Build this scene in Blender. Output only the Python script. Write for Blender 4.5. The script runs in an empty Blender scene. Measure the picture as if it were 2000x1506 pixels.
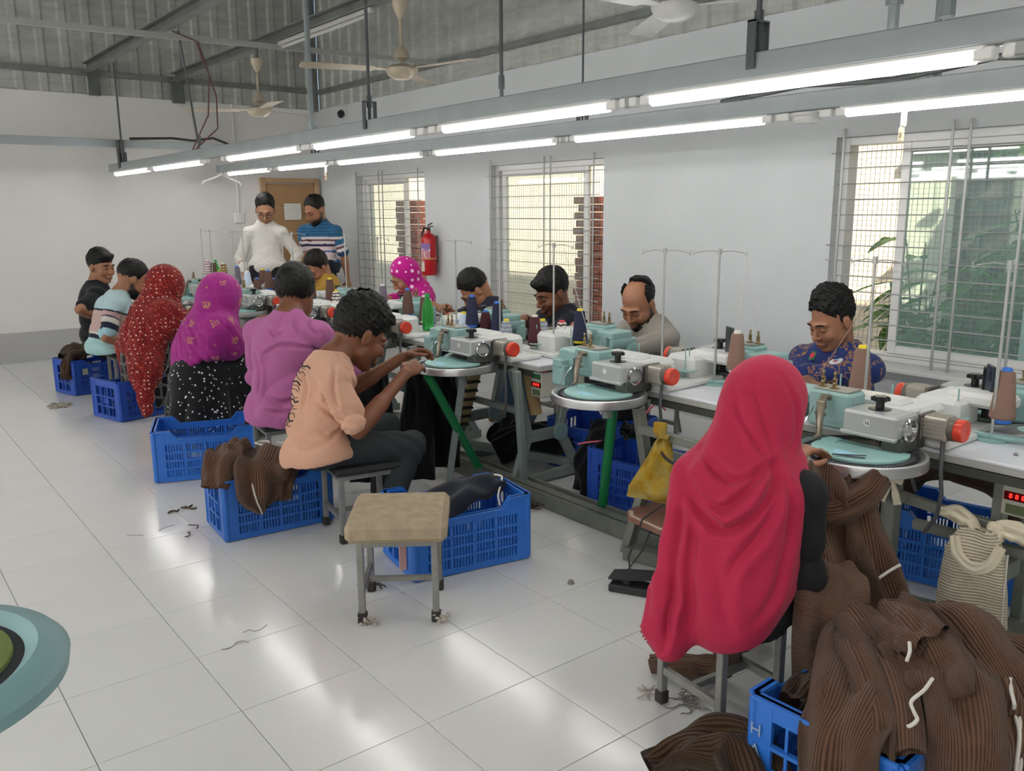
import bpy, bmesh, math, random
import numpy as np
from mathutils import Vector, Matrix, noise
rnd = random.Random(7)
C = bpy.context.scene.collection
SC = bpy.context.scene
PI = math.pi

# ------------------------------------------------------------------ camera, world, exposure
cam_d = bpy.data.cameras.new('camera'); cam_d.sensor_width = 36; cam_d.sensor_fit = 'HORIZONTAL'
cam_d.lens = 1671.86/2000*36; cam_d.clip_start = .05; cam_d.clip_end = 200
cam = bpy.data.objects.new('camera', cam_d); C.objects.link(cam)
_y, _p, _r = map(math.radians, (38.241, 11.595, -.3635))
_f = Vector((math.sin(_y)*math.cos(_p), math.cos(_y)*math.cos(_p), -math.sin(_p)))
_rt = Vector((math.cos(_y), -math.sin(_y), 0)); _up = _rt.cross(_f)
_r2 = _rt*math.cos(_r)+_up*math.sin(_r); _u2 = -_rt*math.sin(_r)+_up*math.cos(_r)
_m = Matrix((_r2, _u2, -_f)).transposed().to_4x4(); _m.translation = (0, 0, 1.46)
cam.matrix_world = _m
SC.camera = cam
SC.view_settings.view_transform = 'Standard'; SC.view_settings.look = 'None'
SC.view_settings.exposure = 0.25; SC.view_settings.gamma = 1.0; SC.view_settings.use_curve_mapping = False
W = bpy.data.worlds.new('sky'); SC.world = W; W.use_nodes = True
_nt = W.node_tree; _bg = _nt.nodes['Background']
_sky = _nt.nodes.new('ShaderNodeTexSky'); _sky.sky_type = 'NISHITA'; _sky.sun_disc = False
_sky.sun_elevation = math.radians(42); _sky.sun_rotation = math.radians(200); _sky.dust_density = 2.5
_nt.links.new(_sky.outputs[0], _bg.inputs[0]); _bg.inputs[1].default_value = .35
sun_d = bpy.data.lights.new('sun', 'SUN'); sun_d.energy = 11; sun_d.angle = math.radians(.6); sun_d.color = (1, .9, .74)
sun = bpy.data.objects.new('sun', sun_d); C.objects.link(sun)
sun.rotation_euler = Vector((.42, .62, -.66)).to_track_quat('-Z', 'Y').to_euler()
LED = 24.0            # emission of the tube lights
TINTS = {}

# ------------------------------------------------------------------ materials
def lin(h):
    if not isinstance(h, str): return tuple(h)[:3]
    h = h.lstrip('#'); v = [int(h[i:i+2], 16)/255 for i in (0, 2, 4)]
    return tuple(c/12.92 if c <= .04045 else ((c+.055)/1.055)**2.4 for c in v)
class NT:
    """small wrapper for building node trees"""
    def __init__(s, name):
        s.m = bpy.data.materials.new(name); s.m.use_nodes = True; s.t = s.m.node_tree
        s.b = s.t.nodes['Principled BSDF']; s.out = s.t.nodes['Material Output']
    def n(s, typ, **kw):
        nd = s.t.nodes.new('ShaderNode'+typ)
        for k, v in kw.items():
            if k.startswith('i_'):
                key = k[2:]; key = int(key) if key.isdigit() else key.replace('_', ' ')
                nd.inputs[key].default_value = v
            else: setattr(nd, k, v)
        return nd
    def l(s, a, b): s.t.links.new(a, b)
    def ramp(s, fac, stops, interp='LINEAR'):
        r = s.n('ValToRGB'); r.color_ramp.interpolation = interp; e = r.color_ramp.elements
        while len(e) < len(stops): e.new(.5)
        for el, (p, c) in zip(e, stops): el.position = p; el.color = (*lin(c), 1)
        s.l(fac, r.inputs[0]); return r.outputs[0]
    def math(s, op, a, b=None, c=None):
        nd = s.n('Math', operation=op)
        for i, v in enumerate((a, b, c)):
            if v is None: continue
            if isinstance(v, (int, float)): nd.inputs[i].default_value = v
            else: s.l(v, nd.inputs[i])
        return nd.outputs[0]
    def mix(s, fac, a, b):
        nd = s.n('Mix', data_type='RGBA')
        for i, v in ((0, fac), (6, a), (7, b)):
            if isinstance(v, (int, float)): nd.inputs[i].default_value = v
            elif isinstance(v, (str, tuple)): nd.inputs[i].default_value = (*lin(v), 1)
            else: s.l(v, nd.inputs[i])
        return nd.outputs[2]
    def coord(s, which='Object', scale=None):
        o = s.n('TexCoord').outputs[which]
        if scale is not None:
            mp = s.n('Mapping'); mp.inputs['Scale'].default_value = scale if hasattr(scale, '__len__') else (scale,)*3
            s.l(o, mp.inputs[0]); o = mp.outputs[0]
        return o
    def noise(s, co, scale, detail=3, rough=.55, out=0):
        nd = s.n('TexNoise', i_Scale=scale, i_Detail=detail, i_Roughness=rough); s.l(co, nd.inputs['Vector']); return nd.outputs[out]
    def bump(s, h, strength=.3, dist=.01):
        b = s.n('Bump', i_Strength=strength, i_Distance=dist); s.l(h, b.inputs['Height']); s.l(b.outputs[0], s.b.inputs['Normal'])
    def base(s, c):
        if isinstance(c, (str, tuple)): s.b.inputs['Base Color'].default_value = (*lin(c), 1)
        else: s.l(c, s.b.inputs['Base Color'])
    def set(s, **kw):
        for k, v in kw.items():
            key = {'rough': 'Roughness', 'metal': 'Metallic', 'spec': 'Specular IOR Level', 'trans': 'Transmission Weight', 'alpha': 'Alpha', 'ior': 'IOR', 'sss': 'Subsurface Weight', 'sheen': 'Sheen Weight', 'coat': 'Coat Weight', 'es': 'Emission Strength'}[k]
            if isinstance(v, (int, float)): s.b.inputs[key].default_value = v
            else: s.l(v, s.b.inputs[key])
        return s
MATS = {}
def mat(name, col, rough=.5, metal=0, var=.0, vscale=8, bump=0, bscale=60, spec=.5, alpha=1, trans=0, sheen=0):
    """plain procedural material: base colour broken up by noise, optional fine relief"""
    if name in MATS: return MATS[name]
    t = NT(name); t.set(rough=rough, metal=metal, spec=spec, alpha=alpha, trans=trans, sheen=sheen)
    if var or bump: co = t.coord('Object')
    if var:
        f = t.noise(co, vscale, 4)
        c = lin(col); d = tuple(x*(1-var) for x in c); e = tuple(min(1, x*(1+var)) for x in c)
        t.base(t.ramp(f, [(.3, d), (.7, e)]))
    else: t.base(col)
    if bump: t.bump(t.noise(co, bscale, 3), bump, .004)
    MATS[name] = t.m; return t.m
def emis(name, col, s):
    if name in MATS: return MATS[name]
    t = NT(name); t.base('#000000'); t.b.inputs['Emission Color'].default_value = (*lin(col), 1); t.set(es=s, rough=.4)
    MATS[name] = t.m; return t.m

# ------------------------------------------------------------------ mesh building
class MB:
    def __init__(s): s.v = []; s.f = []; s.mi = []; s.uv = None
    def add(s, vs, fs, mi=0):
        o = len(s.v); s.v += [tuple(p) for p in vs]; s.f += [tuple(i+o for i in f) for f in fs]; s.mi += [mi]*len(fs); return s
    def box(s, c, size, rz=0, bev=0, mi=0, M=None):
        x, y, z = (d/2 for d in size)
        if bev:
            b = min(bev, x*.9, y*.9, z*.9); vs = []; idx = {}
            for sx in (-1, 1):
                for sy in (-1, 1):
                    for sz in (-1, 1):
                        for ax in range(3):
                            p = [sx*(x-b), sy*(y-b), sz*(z-b)]; p[ax] = (sx, sy, sz)[ax]*(x, y, z)[ax]
                            idx[(sx, sy, sz, ax)] = len(vs); vs.append(p)
            fs = []
            for ax in range(3):
                for sg in (-1, 1):
                    a, b2 = [(1, 2), (2, 0), (0, 1)][ax]
                    q = []
                    for (u, w) in ((-1, -1), (1, -1), (1, 1), (-1, 1)):
                        k = [0, 0, 0]; k[ax] = sg; k[a] = u; k[b2] = w; q.append(idx[(*k, ax)])
                    fs.append(q if sg > 0 else q[::-1])
                    for bx in range(ax+1, 3):
                        pass
            for a in range(3):
                b2, c2 = [(1, 2), (2, 0), (0, 1)][a]
                for u in (-1, 1):
                    for w in (-1, 1):
                        q = []
                        for (t, ax) in ((-1, b2), (1, b2), (1, c2), (-1, c2)):
                            k = [0, 0, 0]; k[a] = t; k[b2] = u; k[c2] = w; q.append(idx[(*k, ax)])
                        fs.append(q if u*w > 0 else q[::-1])
            for sx in (-1, 1):
                for sy in (-1, 1):
                    for sz in (-1, 1):
                        q = [idx[(sx, sy, sz, 0)], idx[(sx, sy, sz, 1)], idx[(sx, sy, sz, 2)]]
                        fs.append(q if sx*sy*sz > 0 else q[::-1])
        else:
            vs = [(sx*x, sy*y, sz*z) for sx in (-1, 1) for sy in (-1, 1) for sz in (-1, 1)]
            fs = [(0, 1, 3, 2), (4, 6, 7, 5), (0, 4, 5, 1), (2, 3, 7, 6), (0, 2, 6, 4), (1, 5, 7, 3)]
        if M is None: M = Matrix.Translation(c) @ Matrix.Rotation(rz, 4, 'Z')
        return s.add([M @ Vector(p) for p in vs], fs, mi)
    def bar(s, a, b, w, h=None, mi=0, roll=0, bev=0):
        """square bar from a to b"""
        a, b = Vector(a), Vector(b); d = b-a; q = d.to_track_quat('X', 'Z').to_matrix().to_4x4()
        M = Matrix.Translation((a+b)/2) @ q @ Matrix.Rotation(roll, 4, 'X')
        return s.box(None, (d.length, w, h or w), M=M, mi=mi, bev=bev)
    def cyl(s, a, b, r, r2=None, n=12, mi=0, caps=True):
        a, b = Vector(a), Vector(b); r2 = r if r2 is None else r2
        q = (b-a).to_track_quat('Z', 'Y'); vs = []
        for (c, rr) in ((a, r), (b, r2)):
            for i in range(n):
                t = 2*PI*i/n; vs.append(c + q @ Vector((rr*math.cos(t), rr*math.sin(t), 0)))
        fs = [(i, (i+1) % n, n+(i+1) % n, n+i) for i in range(n)]
        if caps: fs += [tuple(range(n))[::-1], tuple(range(n, 2*n))]
        return s.add(vs, fs, mi)
    def lathe(s, prof, o=(0, 0, 0), axis=(0, 0, 1), n=20, mi=0, ref=None):
        """prof: list of (r, z) along axis; ends are capped"""
        o = Vector(o); q = Vector(axis).to_track_quat('Z', 'Y'); vs = []
        for (r, z) in prof:
            for i in range(n):
                t = 2*PI*i/n; vs.append(o + q @ Vector((r*math.cos(t), r*math.sin(t), z)))
        fs = []
        for k in range(len(prof)-1):
            for i in range(n):
                j = (i+1) % n; fs.append((k*n+i, k*n+j, (k+1)*n+j, (k+1)*n+i))
        if prof[0][0] > 1e-4: fs.append(tuple(range(n))[::-1])
        if prof[-1][0] > 1e-4: fs.append(tuple(range((len(prof)-1)*n, len(prof)*n)))
        return s.add(vs, fs, mi)
    def tube(s, pts, r, n=8, mi=0, closed=False):
        pts = [Vector(p) for p in pts]; m = len(pts); vs = []; up = None
        for i, p in enumerate(pts):
            a = pts[(i-1) % m] if (closed or i) else p; b = pts[(i+1) % m] if (closed or i < m-1) else p
            d = (b-a).normalized()
            if up is None: up = d.orthogonal().normalized()
            up = (up - d*up.dot(d)); up = up.normalized() if up.length > 1e-6 else d.orthogonal().normalized()
            sd = d.cross(up); rr = r[i] if hasattr(r, '__len__') else r
            for k in range(n):
                t = 2*PI*k/n; vs.append(p + up*(rr*math.cos(t)) + sd*(rr*math.sin(t)))
        fs = []
        for i in range(m if closed else m-1):
            j = (i+1) % m
            for k in range(n):
                l = (k+1) % n; fs.append((i*n+k, i*n+l, j*n+l, j*n+k))
        if not closed: fs += [tuple(range(n))[::-1], tuple(range((m-1)*n, m*n))]
        return s.add(vs, fs, mi)
    def prism(s, poly, z0, z1, M=None, mi=0):
        n = len(poly); M = M or Matrix.Identity(4)
        vs = [M @ Vector((x, y, z0)) for x, y in poly] + [M @ Vector((x, y, z1)) for x, y in poly]
        fs = [tuple(range(n))[::-1], tuple(range(n, 2*n))] + [(i, (i+1) % n, n+(i+1) % n, n+i) for i in range(n)]
        return s.add(vs, fs, mi)
    def build(s, name, mats, parent=None, smooth=35, loc=None):
        me = bpy.data.meshes.new(name); me.from_pydata(s.v, [], s.f)
        for m in (mats if isinstance(mats, (list, tuple)) else [mats]): me.materials.append(m)
        me.polygons.foreach_set('material_index', s.mi)
        if smooth:
            me.shade_smooth(); me.set_sharp_from_angle(angle=math.radians(smooth))
        me.update()
        return link(name, me, parent, loc)
def link(name, me, parent=None, loc=None):
    o = bpy.data.objects.new(name, me); C.objects.link(o)
    if parent is not None: o.parent = parent
    if loc is not None: o.location = loc
    return o
def tag(o, label=None, cat=None, group=None, kind=None):
    for k, v in (('label', label), ('category', cat), ('group', group), ('kind', kind)):
        if v: o[k] = v
    return o
def thing(name, label, cat, loc=(0, 0, 0), rz=0, group=None):
    o = bpy.data.objects.new(name, None); C.objects.link(o); o.location = loc; o.rotation_euler = (0, 0, rz)
    o.empty_display_size = .1
    return tag(o, label, cat, group)
def struct(o): o['kind'] = 'structure'; return o
KIDS = {}
def copy_tree(o, loc=None, rz=None, label=None, parent=None):
    c = o.copy(); C.objects.link(c)
    if parent is not None: c.parent = parent
    if loc is not None: c.location = loc
    if rz is not None: c.rotation_euler = (0, 0, rz)
    if label: c['label'] = label
    for k in list(o.children): copy_tree(k, parent=c)
    return c
def pydata(name, v, f, mats, parent=None, smooth=True, uv=None, col=None):
    """big numpy mesh -> object; col: per-vertex colours"""
    me = bpy.data.meshes.new(name); v = np.asarray(v, np.float32); f = np.asarray(f, np.int32)
    me.vertices.add(len(v)); me.vertices.foreach_set('co', v.ravel())
    k = f.shape[1]; me.loops.add(f.size); me.loops.foreach_set('vertex_index', f.ravel())
    me.polygons.add(len(f)); me.polygons.foreach_set('loop_start', np.arange(0, f.size, k, dtype=np.int32))
    me.update(calc_edges=True)
    for m in (mats if isinstance(mats, (list, tuple)) else [mats]): me.materials.append(m)
    if smooth: me.shade_smooth()
    if uv is not None:
        l = me.uv_layers.new(name='UVMap'); l.data.foreach_set('uv', np.asarray(uv, np.float32)[f.ravel()].ravel())
    if col is not None:
        a = me.color_attributes.new('Col', 'FLOAT_COLOR', 'POINT')
        a.data.foreach_set('color', np.concatenate([col, np.ones((len(v), 1))], 1).astype(np.float32).ravel())
    me.validate(); return link(name, me, parent)
# ------------------------------------------------------------------ the room
XW, YB, XL, YF, ZW, ZC = 4.72, 9.675, -5.6, -4.6, 2.62, 4.1
def mk_wall(name, a, b):
    t = NT(name); co = t.coord('Object')
    t.base(t.ramp(t.noise(co, 1.3, 4), [(.3, a), (.7, b)])); t.set(rough=.55, spec=.3)
    t.bump(t.noise(co, 35, 4), .12, .003); return t.m
M_WALL = mk_wall('white_wall_paint', '#dcdad7', '#e4e2df'); M_WALLR = mk_wall('white_paint_dimmed_for_lamps', '#c6cacc', '#ced2d4')  # right wall: same paint, darkened and cooled to offset the nearby tube light
M_BAND = mat('grey_skirting_paint', '#b3b3b4', .45, var=.03, vscale=2)
M_TILE = None
def mk_tile():
    t = NT('glazed_floor_tile'); co = t.coord('Object')
    g = t.n('ObjectInfo').outputs['Random']
    c = t.mix(t.noise(co, 2.2, 4), '#d9d9d7', '#e0e0de')
    t.base(t.mix(t.math('MULTIPLY', g, .25), c, '#cfd0d0'))
    t.set(rough=t.math('ADD', t.math('MULTIPLY', t.noise(co, 9, 4), .10), .11), spec=.5)
    t.bump(t.noise(co, 3.0, 2), .03, .004); return t.m
M_TILE = mk_tile()
M_GROUT = mat('floor_grout', '#bdbdba', .8, var=.1)
M_STEEL = mat('grey_painted_steel', '#8d9698', .45, .3, var=.08, vscale=5)
M_DSTEEL = mat('dull_steel', '#6d716f', .5, .5, var=.15, vscale=12)
M_RAIL = mat('lighting_rail_paint', '#a6aeb0', .5, .1, var=.05)
M_WHITEP = mat('white_plastic', '#e6e6e3', .35)
M_ALU = mat('aluminium', '#c9cacb', .28, .9)

fl = struct(MB().box(((XL+XW)/2, (YF+YB)/2, -.056), (XW-XL+.4, YB-YF+.4, .1)).build('floor', M_GROUT))
TS = .4001
tile0 = None; TX0, TY0 = .2676*1.46, 1.3117*1.46
def in_view(x, y):
    d = Vector((x, y, 0))-Vector((0, 0, 1.46)); z = d.dot(_f)
    return z > .3 and abs(d.dot(_r2)/z) < .70 and -.56 < d.dot(_u2)/z
tiles = []
for i in range(-16, 12):
    for j in range(-17, 20):
        x0, y0 = TX0+(i+.5)*TS, TY0+(j+.5)*TS
        if x0 < XL-.2 or x0 > XW+.2 or y0 < YF-.2 or y0 > YB+.2: continue
        tiles.append((x0, y0))
near = sorted([t for t in tiles if in_view(*t)], key=lambda t: math.hypot(*t))
near = near[:295]; ns = set(near); rest = MB()
def tile_mb(x, y, mb): return mb.box((x, y, -.003), (TS-.0022, TS-.0022, .006), bev=.0008)
for (x, y) in tiles:
    if (x, y) in ns:
        if tile0 is None: tile0 = tile_mb(0, 0, MB()).build('floor_tile', M_TILE, fl, 0); o = tile0
        else: o = tile0.copy(); C.objects.link(o)
        o.location = (x, y, 0)
    else: tile_mb(x, y, rest)
o = rest.build('floor_tiling', M_TILE, fl, 0); o['kind'] = 'stuff'

# walls; the right wall has window openings
WIN = [(7.37, 8.77, .42, 1.835), (4.84, 6.30, .42, 1.845), (1.40, 2.90, .575, 1.862)]
def wall_with_holes(holes, x0, x1, ya, yb, za, zb):
    mb = MB(); ys = sorted([ya, yb]+[h[0] for h in holes]+[h[1] for h in holes])
    for a, b in zip(ys[:-1], ys[1:]):
        hs = [h for h in holes if h[0] <= a+1e-6 and h[1] >= b-1e-6]
        if hs:
            h = hs[0]
            mb.box(((x0+x1)/2, (a+b)/2, (za+h[2])/2), (x1-x0, b-a, h[2]-za)); mb.box(((x0+x1)/2, (a+b)/2, (zb+h[3])/2), (x1-x0, b-a, zb-h[3]))
        else: mb.box(((x0+x1)/2, (a+b)/2, (za+zb)/2), (x1-x0, b-a, zb-za))
    return mb
WT = .22
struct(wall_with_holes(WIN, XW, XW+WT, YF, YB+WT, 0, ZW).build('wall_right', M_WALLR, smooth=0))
struct(MB().box(((XL+XW)/2, YB+WT/2, ZW/2), (XW-XL, WT, ZW)).build('wall_back', M_WALL, smooth=0))
struct(MB().box((XL-.1, (YF+YB)/2, ZC/2), (.2, YB-YF+.4, ZC)).build('wall_left', M_WALL, smooth=0))
struct(MB().box(((XL+XW)/2, YF-.1, ZC/2), (XW-XL, .2, ZC)).build('wall_front', M_WALL, smooth=0))
struct(MB().box(((XL+3.95)/2, YB-.006, .1475), (3.95-XL, .014, .295), bev=.003).build('baseboard_back', M_BAND, smooth=0))
# corrugated cladding above the masonry
def mk_clad():
    t = NT('weathered_roofing_sheet'); co = t.coord('Object')
    a = t.noise(t.coord('Object', (1.5, 1.5, 7)), 2.2, 5, .65); b = t.noise(co, 26, 4, .7)
    f = t.math('ADD', t.math('MULTIPLY', a, .7), t.math('MULTIPLY', b, .3))
    g = t.n('ObjectInfo').outputs['Random']
    c = t.ramp(f, [(.3, '#a2a5a0'), (.5, '#bcbeb9'), (.72, '#d2d3ce')])
    t.base(t.mix(t.math('MULTIPLY', g, .3), c, '#888986')); t.set(rough=.5, metal=.25, spec=.4); return t.m
M_CLAD = mk_clad()
def clad_sheet(wd):
    """one trapezoid sheet along +x, ribs vertical, front towards -y"""
    xs = []; p = .215; n = max(1, round(wd/p))
    for k in range(n):
        b = k*wd/n
        xs += [(b, 0), (b+.085, 0), (b+.105, .022), (b+.16, .022), (b+.18, 0)]
    xs.append((wd+.02, 0)); vs = []; fs = []
    for (x, d) in xs: vs += [(x, -d, 0), (x, -d, 1.52)]
    for k in range(len(xs)-1): fs.append((2*k, 2*k+2, 2*k+3, 2*k+1))
    m = MB(); m.add(vs, fs); return m
cl = struct(MB().box(((XL+XW)/2, YB+.12, (ZW+ZC)/2), (XW-XL, .06, ZC-ZW)).build('wall_upper_back', M_CLAD, smooth=0))
cr = struct(MB().box((XW+.12, (YF+YB)/2, (ZW+ZC)/2), (.06, YB-YF, ZC-ZW)).build('wall_upper_right', M_CLAD, smooth=0))
wd = .86; s0 = None
for k in range(10):
    if s0 is None: s0 = clad_sheet(wd).build('cladding_sheet', M_CLAD, cl, 0); o = s0
    else: o = s0.copy(); C.objects.link(o)
    o.location = (XW-wd*(k+1)+.02, YB+.03+.002*(k % 2), ZW-.012+.008*rnd.random())
for k in range(14):
    o = s0.copy(); C.objects.link(o); o.parent = cr
    o.rotation_euler = (0, 0, -PI/2); o.location = (XW+.03+.002*(k % 2), YB-wd*k-.02, ZW-.012+.008*rnd.random())
struct(MB().box(((XL+XW)/2, (YF+YB)/2, ZC+.05), (XW-XL+.6, YB-YF+.6, .1)).build('ceiling', mat('roof_underside', '#b5b7b6', .6), smooth=0))
# girts of the cladding, posts, beams
M_GIRT = mat('galvanised_girt', '#7f827f', .5, .4, var=.15, vscale=6)
def trim(name, mb, m=M_GIRT): return struct(mb.build(name, m))
trim('trim_1', MB().box((-.4, YB-.02, 2.82), (10.1, .05, .045)).box((-.4, YB-.035, 2.838), (10.1, .012, .02)))
g = MB().box((XW-.02, 2.5, 2.805), (.05, 14.1, .05))
for k in range(16): g.cyl((XW-.05, 9.2-k*.62, 2.8), (XW-.03, 9.2-k*.62, 2.8), .011, n=6)
trim('trim_2', g)
trim('trim_3', MB().box((XW-.03, YB-.03, 3.3), (.07, .07, 1.4)))
def beam(label, x, z):
    m = MB().box((x, 2.6, z), (.07, 13.9, .012)).box((x, 2.6, z+.075), (.07, 13.9, .012)).box((x+.02, 2.6, z+.037), (.014, 13.9, .075))
    return tag(m.build('roof_beam', M_GIRT), label, 'beam')
beam('grey steel roof beam on the left, ending on the back cladding', 2.22, 2.82)
beam('grey steel roof beam the ceiling fans hang from', 3.06, 2.80)
tag(MB().box((2.3, 9.64, 2.76), (.10, .05, .3)).build('wall_bracket', M_DSTEEL), 'dark steel bracket under the end of the left roof beam', 'bracket')
tag(MB().box((3.12, 9.64, 2.72), (.12, .05, .26)).build('wall_bracket', M_DSTEEL), 'dark steel bracket under the end of the fan beam', 'bracket')
tag(MB().bar((-2.2, 7, 2.70), (4.65, 7, 2.80), .03, .04).build('tie_rod', mat('pale_tie_rod', '#a9aaa6', .5, .2)), 'thin pale steel tie bar crossing high under the roof', 'tie bar')

# door in the back wall
M_DOOR = mat('brown_door_paint', '#a8835c', .5, var=.06, vscale=3); M_DFR = mat('door_frame_paint', '#b49470', .5, var=.06)
dr = bpy.data.objects.new('door_1', None); C.objects.link(dr); struct(dr); dr.location = (4.325, YB, 0)
MB().box((0, -.012, .885), (.61, .03, 1.77), bev=.004).build('door_leaf', M_DOOR, dr)
MB().box((-.33, -.025, .92), (.055, .06, 1.84), bev=.004).box((.33, -.025, .92), (.055, .06, 1.84), bev=.004).box((0, -.025, 1.81), (.6, .06, .055), bev=.004).build('door_frame', M_DFR, dr)
MB().box((0, -.03, .5), (.42, .012, .62), bev=.004).box((0, -.03, 1.25), (.42, .012, .55), bev=.004).build('door_panel', M_DOOR, dr)
MB().cyl((.24, -.03, .88), (.24, -.075, .88), .012).cyl((.25, -.07, .88), (.15, -.07, .88), .009).build('door_handle', M_ALU, dr)
def mk_paper():
    t = NT('printed_paper'); co = t.coord('Generated')
    sx = t.n('SeparateXYZ'); t.l(co, sx.inputs[0])
    w = t.math('SINE', t.math('MULTIPLY', sx.outputs[2], 46)); n = t.noise(t.coord('Generated', (40, 1, 6)), 1, 2)
    f = t.math('MULTIPLY', t.math('GREATER_THAN', w, .35), t.math('GREATER_THAN', n, .48))
    t.base(t.mix(t.math('MULTIPLY', f, .45), '#e4e2da', '#77777a')); t.set(rough=.7); return t.m
tag(MB().box((4.33, YB-.05, 1.455), (.21, .003, .19)).build('notice_paper', mk_paper()), 'white printed notice taped on the brown door', 'notice')

# wall fittings
tag(MB().cyl((3.70, YB-.012, 1.44), (3.70, YB-.012, 2.62), .010, n=8).build('wall_conduit', M_WHITEP), 'thin white conduit pipe running down the back wall', 'conduit')
sw = thing('switch_box', 'small white switch box on the back wall below the conduit', 'switch', (3.70, YB, 1.39))
MB().box((0, -.014, 0), (.11, .028, .11), bev=.005).build('box_body', M_WHITEP, sw); MB().box((0, -.031, 0), (.03, .008, .05), bev=.002).build('rocker', M_WHITEP, sw)
cc = thing('security_camera', 'small dark security camera with cables high on the right wall', 'camera', (XW, 8.95, 2.53))
MB().lathe([(.03, 0), (.045, .004), (.045, .02), (.02, .03)], (0, 0, 0), (-1, 0, 0), 16).build('mount', M_WHITEP, cc)
MB().lathe([(.001, -.045), (.03, -.035), (.042, 0), (.03, .035), (.001, .045)], (-.06, 0, -.015), (-.4, -.5, -.6), 16).build('dome', mat('dark_plastic', '#26282a', .3), cc)
MB().tube([(-.01, 0, .0), (-.03, .02, -.07), (-.015, .01, -.1), (-.02, -.03, -.06)], .004, 6).tube([(-.01, -.02, .02), (-.02, -.07, .06), (-.01, -.04, .1)], .004, 6).build('cable', M_WHITEP, cc)

# ------------------------------------------------------------------ windows with grille, sashes, wire mesh
M_WFR = mat('white_window_frame', '#d9d9d7', .4, .1); M_BARS = mat('grey_grille_bar', '#a5a7a6', .45, .4)
M_MESH = mat('fly_wire', '#9c9c98', .5, .5)
def mk_glass(name, tr, haze):
    t = NT(name); t.base('#cfe6e0'); t.set(rough=.03, trans=1.0, ior=1.45, spec=.5)
    g = t.n('BsdfTransparent'); g.inputs[0].default_value = (*tr, 1)
    gl = t.n('BsdfGlossy'); gl.inputs['Roughness'].default_value = .03
    df = t.n('BsdfDiffuse'); df.inputs[0].default_value = (.55, .70, .68, 1)
    lw = t.n('LayerWeight'); lw.inputs[0].default_value = .5; fr_o = t.math('MULTIPLY_ADD', t.math('POWER', lw.outputs['Facing'], 4.0), .55, .045)
    m0 = t.n('MixShader'); m0.inputs[0].default_value = haze; t.l(g.outputs[0], m0.inputs[1]); t.l(df.outputs[0], m0.inputs[2])
    mx = t.n('MixShader'); t.l(fr_o, mx.inputs[0]); t.l(m0.outputs[0], mx.inputs[1]); t.l(gl.outputs[0], mx.inputs[2]); t.l(mx.outputs[0], t.out.inputs[0])
    return t.m
M_GLASS = [mk_glass('window_glass', (.97, .99, .98), .03), mk_glass('hazy_window_glass', (.84, .94, .93), .16)]
def window(k, y0, y1, z0, z1, sash, bars, nrod, meshr):
    w = bpy.data.objects.new('window_%d' % k, None); C.objects.link(w); struct(w); w.location = (XW, 0, 0)
    ym, zm = (y0+y1)/2, (z0+z1)/2; f = .045
    fr = MB()
    for yy in (y0+f/2, y1-f/2): fr.box((.12, yy, zm), (.10, f, z1-z0), bev=.003)
    for zz in (z0+f/2, z1-f/2): fr.box((.12, ym, zz), (.10, y1-y0-2*f, f), bev=.003)
    fr.build('window_frame', M_WFR, w)
    for n, (a, b) in enumerate(sash):
        x = .10+.035*n; s = MB(); q = .05
        for yy in (a+q/2, b-q/2): s.box((x, yy, zm), (.03, q, z1-z0-2*f), bev=.003)
        for zz in (z0+f+q/2, z1-f-q/2): s.box((x, (a+b)/2, zz), (.03, b-a-2*q, q), bev=.003)
        so = s.build('sash_frame', M_WFR, w)
        MB().box((x, (a+b)/2, zm), (.005, b-a-2*q, z1-z0-2*f-2*q)).build('glass_pane', M_GLASS[k == 3], so, 0)
    ms = MB(); a, b = meshr; st = .030
    n = int((b-a)/st)
    for i in range(n+1): ms.box((.185, a+i*st, zm), (.0022, .0022, z1-z0), mi=0)
    n = int((z1-z0)/st)
    for i in range(n+1): ms.box((.185, (a+b)/2, z0+i*st), (.0022, b-a, .0022))
    ms.build('wire_mesh', M_MESH, w, 0)
    for yy in bars:
        MB().box((-.022, yy, zm), (.006, .014, z1-z0+.09)).build('grille_upright', M_BARS, w, 0)
    zz = [z0+.05+(z1-z0-.14)*i/(nrod-1) for i in range(nrod)]
    r0 = None
    for i, z in enumerate(zz):
        e = .045 if i in (0, 1, nrod//2, nrod//2-1, nrod-1) else 0
        MB().cyl((-.016, y0+.03-e, z), (-.016, y1-.03+e, z), .0038, n=6).build('grille_rod', M_BARS, w)
    MB().box((.02, ym, z0-.012), (.30, y1-y0+.06, .024), bev=.004).build('window_sill', mat('sill_plaster', '#d2d1cf', .6), w)
window(1, *WIN[0], [(7.86, 8.72), (7.90, 8.70)], [8.74, 8.24, 8.16, 7.46], 15, (7.40, 8.74))
window(2, *WIN[1], [(5.10, 6.22), (5.14, 6.26)], [6.25, 5.52, 5.44, 4.93], 15, (4.87, 6.27))
window(3, *WIN[2], [(1.62, 2.54), (1.44, 1.84)], [2.84, 2.22, 2.13, 1.84, 1.47], 14, (1.43, 2.87))

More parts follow.
